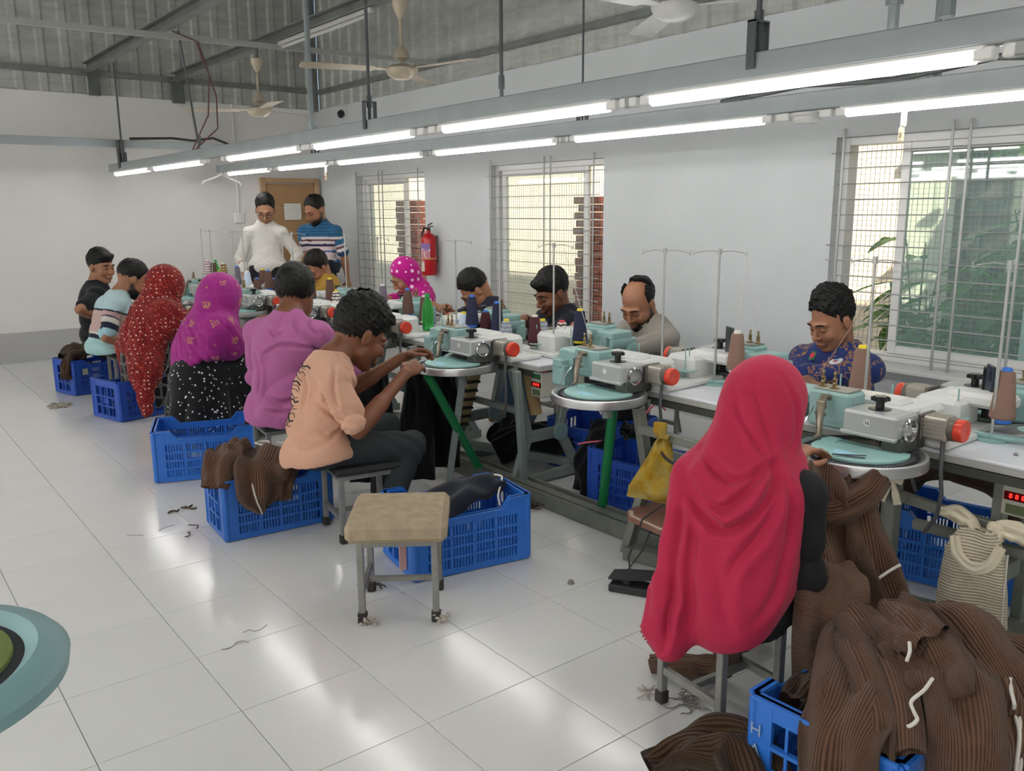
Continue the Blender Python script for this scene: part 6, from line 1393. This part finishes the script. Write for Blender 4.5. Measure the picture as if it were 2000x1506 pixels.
def sweater(label, parts, m, cat='sweater', group=None, name='knit_sweater', cords=(), low=False):
    if low:
        fx = lambda P: [(x+.03, -.03+.93+(y-.93)*(.80 if y < .93 else 1), .285+(z-.285)*.62 if z > .285 else z) for x, y, z in P]
        parts = [(p[0], fx(p[1]))+tuple(p[2:]) for p in parts]; cords = [fx(c) for c in cords]
    base = np.mean([p[1][0] for p in parts], axis=0) if len(parts) else A(0, 0, 0); base = A(base[0], base[1], 0)
    t = thing(name, label, cat, tuple(base), 0, group)
    for i, p in enumerate(parts):
        kw = dict(p[4]) if len(p) > 4 else {}
        knit(p[0], p[1], p[2], p[3], kw.pop('m', m), t, base, seed=kw.pop('seed', i+len(label)), **kw)
    for c in cords: MB().tube([A(*q)-base for q in catmull0(c, 4*len(c))], .0045, 6).build('drawcord', M_CORD, t)
    return t
# hanging from dial 16 down over the lap of the woman in crimson
sweater('brown ribbed sweater hanging from the rim of dial 16 past the crimson scarf', [
    ('body_panel', [(2.30, 1.38, .69), (2.245, 1.345, .60), (2.215, 1.30, .47), (2.17, 1.22, .36), (2.09, 1.13, .31)], [.14, .19, .21, .22, .22], .03, dict(up=(-.72, -.62, .3), fold=.020, ff=2.6)),
    ('sleeve', [(2.36, 1.29, .68), (2.32, 1.26, .57), (2.29, 1.20, .44), (2.25, 1.12, .33), (2.15, 1.04, .28)], [.09, .12, .14, .15, .15], .03, dict(up=(-.6, -.75, .3), fold=.011, ff=2.2)),
    ('rolled_collar', [(2.27, 1.40, .62), (2.235, 1.36, .575), (2.25, 1.30, .585), (2.31, 1.25, .63), (2.36, 1.23, .68)], [.07, .09, .10, .09, .07], .045, dict(up=(-.6, -.6, .6), fold=.006)),
    ('hem_panel', [(2.12, 1.235, .47), (2.05, 1.18, .455), (1.985, 1.145, .41), (1.955, 1.13, .31), (1.95, 1.125, .20)], [.15, .18, .19, .18, .17], .024, dict(ups=[(-.3, -.3, 1), (-.4, -.4, .9), (-.7, -.7, .4), (-.75, -.65, 0), (-.75, -.65, 0)], fold=.010, m=M_BRIBX))], M_BRIB,
    cords=[[(2.25, 1.16, .41), (2.28, 1.14, .435), (2.30, 1.12, .455)]])
# the heap on the HAQ crate
U0 = (0, 0, 1)
sweater('brown ribbed sweater folded over the left rim of the HAQ crate', [
    ('body_panel', [(2.0, 1.07, .385), (1.89, 1.03, .42), (1.78, .98, .415), (1.68, .945, .37), (1.605, .935, .29), (1.60, .93, .17)], [.2, .23, .23, .21, .2, .18], .022, dict(ups=[U0, U0, (-.1, 0, 1), (-.5, 0, .9), (-1, 0, .3), (-1, 0, 0)], fold=.014, ff=3.2)),
    ('hood_edge', [(2.03, 1.19, .46), (1.94, 1.08, .475), (1.83, .95, .45), (1.73, .84, .40), (1.655, .775, .315)], [.10, .115, .10, .09, .09], .026, dict(up=(-.35, .1, 1), fold=.008, ff=2)),
    ('sleeve', [(1.98, 1.14, .43), (1.87, 1.06, .445), (1.76, .96, .435), (1.68, .87, .37), (1.63, .83, .27)], [.08, .09, .085, .08, .08], .022, dict(up=(-.5, .2, 1), fold=.006))], M_BRIB, low=True)
sweater('brown ribbed sweater heaped highest, its square cuff sticking up', [
    ('body_panel', [(2.14, 1.14, .37), (2.06, 1.03, .475), (1.98, .92, .52), (1.925, .81, .485), (1.89, .70, .39), (1.875, .655, .27)], [.24, .30, .34, .34, .32, .3], .03, dict(up=(-.3, 0, 1), fold=.024, ff=2.8)),
    ('sleeve', [(2.04, 1.06, .515), (1.96, .99, .555), (1.90, .92, .57), (1.86, .86, .575)], [.12, .14, .135, .13], .024, dict(up=(-.45, .3, .9), fold=.008)),
    ('pocket_panel', [(1.97, .98, .53), (1.90, .90, .525), (1.84, .82, .485), (1.80, .77, .43)], [.16, .18, .17, .15], .020, dict(up=(-.5, .3, 1), fold=.014, ff=2.5))], M_BRIB, low=True,
    cords=[[(1.845, .90, .565), (1.825, .885, .545), (1.805, .88, .52)], [(1.80, .80, .50), (1.765, .80, .475), (1.735, .815, .44), (1.725, .80, .415), (1.70, .775, .415), (1.69, .79, .385), (1.70, .81, .375)]])
sweater('brown ribbed sweater sliding off the right side of the heap with long white cord', [
    ('body_panel', [(2.12, .98, .44), (2.10, .86, .475), (2.08, .75, .455), (2.05, .66, .37), (2.03, .61, .25), (2.03, .59, .12)], [.22, .28, .30, .30, .28, .26], .03, dict(ups=[U0, U0, (0, -.3, 1), (0, -.8, .7), (0, -1, .3), (0, -1, 0)], fold=.024, ff=2.6)),
    ('sleeve', [(1.95, .82, .50), (1.87, .76, .475), (1.80, .70, .41), (1.755, .665, .31), (1.74, .65, .18), (1.74, .645, .08)], [.15, .17, .17, .16, .15, .15], .024, dict(ups=[U0, (-.2, -.1, 1), (-.6, -.4, .8), (-.9, -.6, .4), (-.9, -.6, 0), (-.9, -.6, 0)], fold=.012, ff=2.4)),
    ('folded_hem', [(2.0, .72, .47), (1.92, .66, .42), (1.86, .62, .33), (1.83, .60, .2)], [.13, .15, .15, .14], .022, dict(ups=[(-.2, -.3, 1), (-.4, -.6, .8), (-.5, -.9, .3), (-.5, -.9, 0)], fold=.010))], M_BRIB, low=True,
    cords=[[(1.965, .675, .475), (1.93, .655, .46), (1.90, .63, .44), (1.915, .635, .40), (1.88, .60, .36), (1.85, .585, .28), (1.83, .575, .18)], [(1.93, .63, .41), (1.895, .605, .37), (1.87, .585, .28), (1.85, .575, .18)]])
sweater('dark folded knit pieces lying inside the HAQ crate at its left corner', [
    ('body_panel', [(1.73, 1.06, .25), (1.82, 1.06, .27), (1.92, 1.04, .25)], [.12, .14, .12], .05, dict(fold=.012, ff=4)), ('sleeve', [(1.72, 1.00, .21), (1.80, .98, .23), (1.9, .96, .24)], [.10, .12, .10], .05, dict(fold=.010))], M_DRIB)
sweater('dark brown knit lying on the floor at the bottom edge, left of the HAQ crate', [
    ('body_panel', [(1.50, 1.33, .035), (1.56, 1.31, .06), (1.63, 1.25, .10), (1.66, 1.18, .12), (1.62, 1.08, .06)], [.08, .12, .17, .2, .16], .06, dict(fold=.016, floor=.004)), ('sleeve', [(1.55, 1.25, .03), (1.60, 1.17, .045), (1.60, 1.08, .03)], .09, .05, dict(fold=.008, floor=.004))], M_DRIB)
sweater('brown ribbed sleeve ends lying on the floor behind the stool of the crimson woman', [
    ('sleeve', [(1.90, 1.70, .03), (1.94, 1.63, .045), (1.98, 1.56, .05), (2.02, 1.50, .06)], [.05, .09, .10, .10], .05, dict(fold=.006, floor=.004)), ('sleeve', [(2.0, 1.50, .07), (1.99, 1.47, .14), (1.97, 1.44, .20)], .08, .05, dict(up=(-1, 0, 0), fold=.006))], M_BRIB)
# crate behind the peach man
sweater('brown ribbed sweater lying across the crate behind the peach man, corner hanging over the side', [
    ('body_panel', [(1.62, 3.92, .30), (1.55, 3.80, .335), (1.47, 3.68, .335), (1.40, 3.62, .30), (1.38, 3.605, .20), (1.38, 3.60, .13)], [.24, .27, .26, .24, .20, .06], .05, dict(ups=[(0, 0, 1), (0, 0, 1), (0, 0, 1), (0, -.6, .8), (0, -1, .1), (0, -1, 0)], fold=.016)),
    ('sleeve', [(1.60, 3.72, .34), (1.55, 3.66, .33), (1.50, 3.615, .26), (1.49, 3.61, .16)], [.13, .14, .13, .10], .04, dict(ups=[(0, 0, 1), (0, -.3, 1), (0, -1, .2), (0, -1, 0)], fold=.008))], M_BRIB,
    cords=[[(1.50, 3.80, .375), (1.47, 3.83, .385), (1.50, 3.86, .38), (1.53, 3.82, .385), (1.50, 3.77, .375), (1.47, 3.74, .37)], [(1.36, 3.62, .30), (1.355, 3.595, .24), (1.37, 3.59, .17), (1.385, 3.585, .12)], [(1.58, 3.84, .37), (1.60, 3.80, .365), (1.64, 3.78, .35)]])
sweater('brown ribbed sweater bunched at the left end of the crate behind the peach man', [
    ('body_panel', [(1.38, 3.93, .29), (1.33, 3.86, .345), (1.29, 3.77, .355), (1.24, 3.71, .31), (1.215, 3.69, .25)], [.14, .17, .18, .16, .13], .07, dict(fold=.014)), ('sleeve', [(1.47, 3.95, .30), (1.42, 3.91, .36), (1.36, 3.86, .36), (1.31, 3.80, .33)], .12, .06, dict(fold=.010))], M_BRIB)
# navy knit in the crate behind the stool
sweater('folded dark navy knit lying in the crate behind the beige stool', [
    ('body_panel', [(1.77, 2.80, .23), (1.88, 2.84, .265), (2.00, 2.87, .285), (2.10, 2.88, .30), (2.17, 2.87, .285)], [.18, .21, .21, .19, .16], .06, dict(fold=.012, ff=2)), ('sleeve', [(1.80, 2.93, .22), (1.95, 2.97, .25), (2.08, 2.96, .27)], .12, .05, dict(fold=.008))], M_NVY,
    cords=[[(2.15, 2.86, .33), (2.17, 2.83, .325), (2.14, 2.80, .30), (2.10, 2.765, .27), (2.09, 2.74, .235)]])
# black knits hung under the dial of the peach man
sweater('long black knit hanging under the dial of the peach man, left one', [('body_panel', [(2.32, 3.74, .655), (2.32, 3.75, .45), (2.31, 3.76, .25), (2.30, 3.76, .06)], [.10, .16, .2, .22], .05, dict(up=(-.6, -.8, 0), fold=.012))], M_BLACKK)
sweater('long black knit hanging under the dial of the peach man, right one', [('body_panel', [(2.52, 3.80, .64), (2.54, 3.84, .45), (2.54, 3.86, .25), (2.53, 3.86, .06)], [.12, .17, .2, .22], .05, dict(up=(-.6, -.8, 0), fold=.014))], M_BLACKK)
sweater('long black knit hanging behind the hands of the peach man', [('body_panel', [(2.14, 3.86, .64), (2.13, 3.87, .45), (2.12, 3.88, .25), (2.12, 3.88, .05)], [.14, .20, .24, .26], .05, dict(up=(-.6, -.8, 0), fold=.014))], M_BLACKK)
sweater('dark brown knit hanging beside the purple shirt down to the crate', [('body_panel', [(2.08, 4.78, .62), (2.02, 4.80, .50), (1.95, 4.78, .36), (1.88, 4.74, .2)], [.14, .22, .26, .24], .06, dict(up=(-.6, -.8, .1), fold=.016))], M_DRIB)
sweater('brown knit heap with striped edge on the far left crate', [('body_panel', [(1.44, 7.62, .29), (1.50, 7.70, .345), (1.60, 7.74, .35), (1.72, 7.76, .30)], [.2, .26, .26, .2], .07, dict(fold=.018)), ('sleeve', [(1.50, 7.62, .34), (1.42, 7.58, .31), (1.38, 7.575, .22), (1.375, 7.57, .14)], .10, .05, dict(ups=[(0, 0, 1), (-.4, 0, 1), (-1, -.3, .1), (-1, -.3, 0)], fold=.008))], M_DRIB)
# dark knits below the tables on the far side
sweater('black knit with pink cord spilling from the crate behind the steel stand', [('body_panel', [(3.02, 3.02, .36), (2.98, 3.07, .30), (2.93, 3.10, .16), (2.92, 3.11, .03)], [.14, .18, .2, .2], .07, dict(up=(-.7, .3, .3), fold=.015)), ('sleeve', [(3.05, 2.95, .36), (3.15, 2.90, .34), (3.2, 2.8, .30)], .13, .06)], M_BLACKK,
    cords=[])
M_PINKC = mat('pink_cord', '#d86a80', .8)
tag(MB().tube(catmull0([(2.84, 3.07, .30), (2.90, 3.05, .305), (2.97, 3.0, .31)], 10), .005, 6).build('pink_cord', M_PINKC), 'straight pink drawcord end on the black knit left of the deep blue crate', 'cord')
tag(MB().tube(catmull0([(3.10, 2.86, .36), (3.06, 2.84, .44), (3.12, 2.80, .52), (3.16, 2.78, .48)], 12), .005, 6).build('pink_cord', M_PINKC), 'curled pink drawcord above the deep blue crate', 'cord')
sweater('black knit heap on the floor under the middle table', [('body_panel', [(2.92, 3.85, .08), (3.05, 3.75, .16), (3.2, 3.6, .14), (3.35, 3.5, .08)], [.2, .26, .24, .2], .12, dict(fold=.02, floor=.01)), ('sleeve', [(3.0, 3.95, .1), (3.12, 3.98, .2), (3.2, 4.1, .1)], .16, .1, dict(floor=.01))], M_BLACKK)
sweater('brown cloth draped over the crate under the right table', [('body_panel', [(3.36, 1.72, .24), (3.38, 1.58, .42), (3.40, 1.42, .46), (3.42, 1.26, .42), (3.42, 1.16, .26)], [.28, .32, .34, .32, .26], .06, dict(fold=.016))], M_DRIB)
sweater('dark knit on the lap of the man in navy print under the table', [('body_panel', [(3.62, 2.30, .50), (3.66, 2.45, .48), (3.62, 2.60, .40), (3.58, 2.66, .2)], [.2, .24, .24, .2], .07)], M_BLACKK)
sweater('dark navy sweater over the lap of the balding man under the table', [('body_panel', [(3.55, 3.55, .56), (3.52, 3.42, .52), (3.45, 3.30, .45), (3.42, 3.25, .3)], [.18, .2, .2, .18], .07)], M_BLACKK)
# cream knit tied to the stand rail at right
cb = thing('cream_knit_bag', 'cream ribbed knit tied by its sleeves to the steel rail at the right edge', 'knit bag', (2.72, 1.09, 0)); cbo = A(2.72, 1.09, 0)
knit('body_panel', [(2.705, 1.085, .475), (2.70, 1.085, .40), (2.695, 1.08, .28), (2.70, 1.075, .16), (2.705, 1.07, .115)], [.10, .17, .20, .205, .15], [.05, .06, .065, .06, .03], M_CREAM, cb, cbo, up=(-1, -.25, 0), fold=.006, ff=2)
M_CRP = mat('cream_knit_plain', '#ded4bc', .9, var=.06, bump=.3, bscale=200)
knit('tied_sleeve', [(2.775, 1.235, .475), (2.765, 1.18, .485), (2.755, 1.13, .465), (2.72, 1.10, .45)], [.03, .06, .05, .04], .045, M_CRP, cb, cbo, up=(-1, 0, .3), fold=.004); knit('tied_sleeve', [(2.78, .97, .455), (2.765, 1.0, .475), (2.76, 1.04, .475), (2.73, 1.05, .44)], [.05, .07, .05, .05], .05, M_CRP, cb, cbo, up=(-1, 0, .3), fold=.005)
knit('neck_band', [(2.66, 1.135, .45), (2.65, 1.115, .395), (2.65, 1.07, .365), (2.655, 1.02, .39), (2.67, 1.0, .45)], [.03, .035, .04, .035, .03], .012, M_CRP, cb, cbo, up=(-1, -.2, .2), fold=.002)
MB().lathe([(.001, -.02), (.02, -.008), (.02, .008), (.001, .02)], A(2.74, 1.04, .45)-cbo, (0, 1, .3), 10).lathe([(.001, -.02), (.018, -.008), (.02, .008), (.001, .02)], A(2.75, 1.06, .475)-cbo, (1, 0, .3), 10).build('knot', M_CRP, cb)
MB().tube(catmull0([A(2.70, .99, .42)-cbo, A(2.69, .985, .3)-cbo, A(2.70, .985, .2)-cbo, A(2.69, .975, .165)-cbo, A(2.70, .98, .15)-cbo], 16), .0025, 6).build('loose_thread', M_CORD, cb)
kr_ = thing('rag_knot', 'small cream rag knotted around the post under dial 16', 'rag', (2.775, 1.40, .54))
MB().tube([(0, -.03, 0), (-.01, 0, .01), (0, .03, 0)], .012, 8).build('knot', M_CRP, kr_)
for s in (-1, 1): knit('rag_end', [(-.012, 0, 0), (-.02, s*.015, -.03), (-.02, s*.03, -.075)], [.012, .025, .03], .008, M_CRP, kr_, up=(-1, 0, 0), fold=.002, n=10, k=12)
MB().tube(catmull0([(-.01, .03, -.02), (-.02, .05, -.05), (-.015, .04, -.1), (-.02, .05, -.17)], 14), .0018, 5).build('loose_thread', M_CORD, kr_)
# yellow plastic bag on the stand
def mk_bag():
    t = NT('yellow_plastic_bag'); co = t.coord('Object'); n = t.noise(co, 14, 3); t.base(t.ramp(n, [(.35, '#b98f2e'), (.5, '#c4a445'), (.65, '#b9a86a')])); t.set(rough=.3, trans=.25, spec=.5, ior=1.1); t.bump(t.noise(co, 26, 4), .6, .01); return t.m
yb = thing('plastic_bag', 'crumpled yellow plastic bag tied to the steel stand rail', 'bag', (2.56, 2.25, 0)); yo = A(2.56, 2.25, 0); M_BAG = mk_bag()
knit('bag_body', [(2.555, 2.25, .56), (2.55, 2.255, .51), (2.54, 2.26, .42), (2.54, 2.27, .33), (2.545, 2.275, .285)], [.03, .08, .15, .23, .25], [.03, .05, .07, .08, .04], M_BAG, yb, yo, up=(-.9, -.4, 0), fold=.010, ff=2.5)
MB().tube([A(2.545, 2.22, .56)-yo, A(2.535, 2.25, .575)-yo, A(2.545, 2.28, .565)-yo], .012, 8).box(A(2.53, 2.25, .60)-yo, (.02, .05, .04), .4).box(A(2.53, 2.24, .585)-yo, (.03, .02, .05), 1).build('tied_handle', M_BAG, yb)
MB().tube(catmull0([A(2.60, 2.30, .58)-yo, A(2.53, 2.24, .50)-yo, A(2.52, 2.15, .47)-yo, A(2.58, 2.08, .47)-yo], 14), .006, 6).build('cable_loop', MATS['black_cable'], yb)
# scraps and thread on the floor
def squiggle(x, y, n, r, label, m, rad=.002, seed=1, nm='thread_scrap'):
    q = random.Random(seed); mb = MB()
    for k in range(n):
        p = Vector((q.uniform(-r, r), q.uniform(-r, r)*.7, rad+q.uniform(0, .012))); a = q.uniform(0, 6); pts = []
        for j in range(6): pts.append(p.copy()); a += q.uniform(-1.1, 1.1); p = p+Vector((math.cos(a), math.sin(a), 0))*r*.28; p.z = max(rad, p.z+q.uniform(-.004, .004))
        mb.tube(catmull0(pts, 12), rad, 5)
    o = mb.build(nm, m, None, 60, (x, y, 0)); tag(o, label, 'thread')
    if n > 3: o['kind'] = 'stuff'
M_GTHL = mat('pale_grey_cord', '#a9a398', .95, var=.2); M_GTH = mat('grey_thread', '#86817a', .95, var=.2); M_BTH = mat('brown_thread', '#5a4b42', .95, var=.2)
squiggle(1.24, 7.2, 70, .045, 'heap of pale grey cord scraps on the floor at far left', M_GTHL, .004, 2)
squiggle(1.23, 4.21, 3, .05, 'two dark knit snippets on the tiles near the crates', M_BTH, .005, 3); squiggle(1.14, 3.86, 2, .06, 'brown thread on the tiles left of the crate with sweaters', M_BTH, .003, 4)
squiggle(.95, 2.74, 2, .08, 'fine grey thread on the bright tile left of the beige stool', M_GTH, .0014, 5); squiggle(1.0, 3.95, 2, .06, 'fine grey thread on the tiles in the left aisle', M_GTH, .0014, 6); squiggle(1.86, 1.50, 24, .04, 'tangle of grey thread at the foot of the crimson woman\'s stool', M_GTH, .0018, 7)
squiggle(.64, 5.5, 2, .06, 'tiny dark thread on the tiles at the far left', M_GTH, .002, 8); squiggle(1.55, 2.86, 4, .05, 'black cord lying under the beige stool', MATS['black_cable'], .003, 9); squiggle(1.80, 1.60, 5, .04, 'pale fluff under the left leg of the crimson woman\'s stool', M_LINT, .003, 11)
tag(MB().lathe([(.001, 0), (.014, .003), (.01, .014), (.001, .018)], (2.15, 2.357, 0), n=9).build('lint_ball', M_GTH), 'small grey lint ball on the tiles before the pedal', 'lint')
squiggle(2.62, 3.2, 40, .09, 'dark lint scattered along the steel channel by the blue crate', M_BTH, .004, 12)
# paper tubes and long cloth roll tied under the middle table
tag(MB().cyl((2.80, 3.42, .64), (2.84, 3.40, .40), .035, n=16).build('cardboard_tube', mat('cardboard', '#a58c63', .8, var=.1)), 'brown cardboard tube tied to the table leg under the table', 'tube')
rl = thing('bound_roll', 'slanting pale roll bound with dark cord under the middle table', 'roll', (0, 0, 0))
MB().bar((2.72, 3.78, .58), (2.78, 4.02, .20), .07, .03, bev=.008).build('roll_body', mat('pale_roll', '#b5a67c', .8, var=.1), rl)
for k in range(6):
    u = .12+k*.15; p = Vector((2.72, 3.78, .58)).lerp(Vector((2.78, 4.02, .20)), u); MB().bar(p+Vector((-.02, -.035, -.01)), p+Vector((.0, .04, .012)), .078, .008).build('binding_cord', MATS['black_cable'], rl)
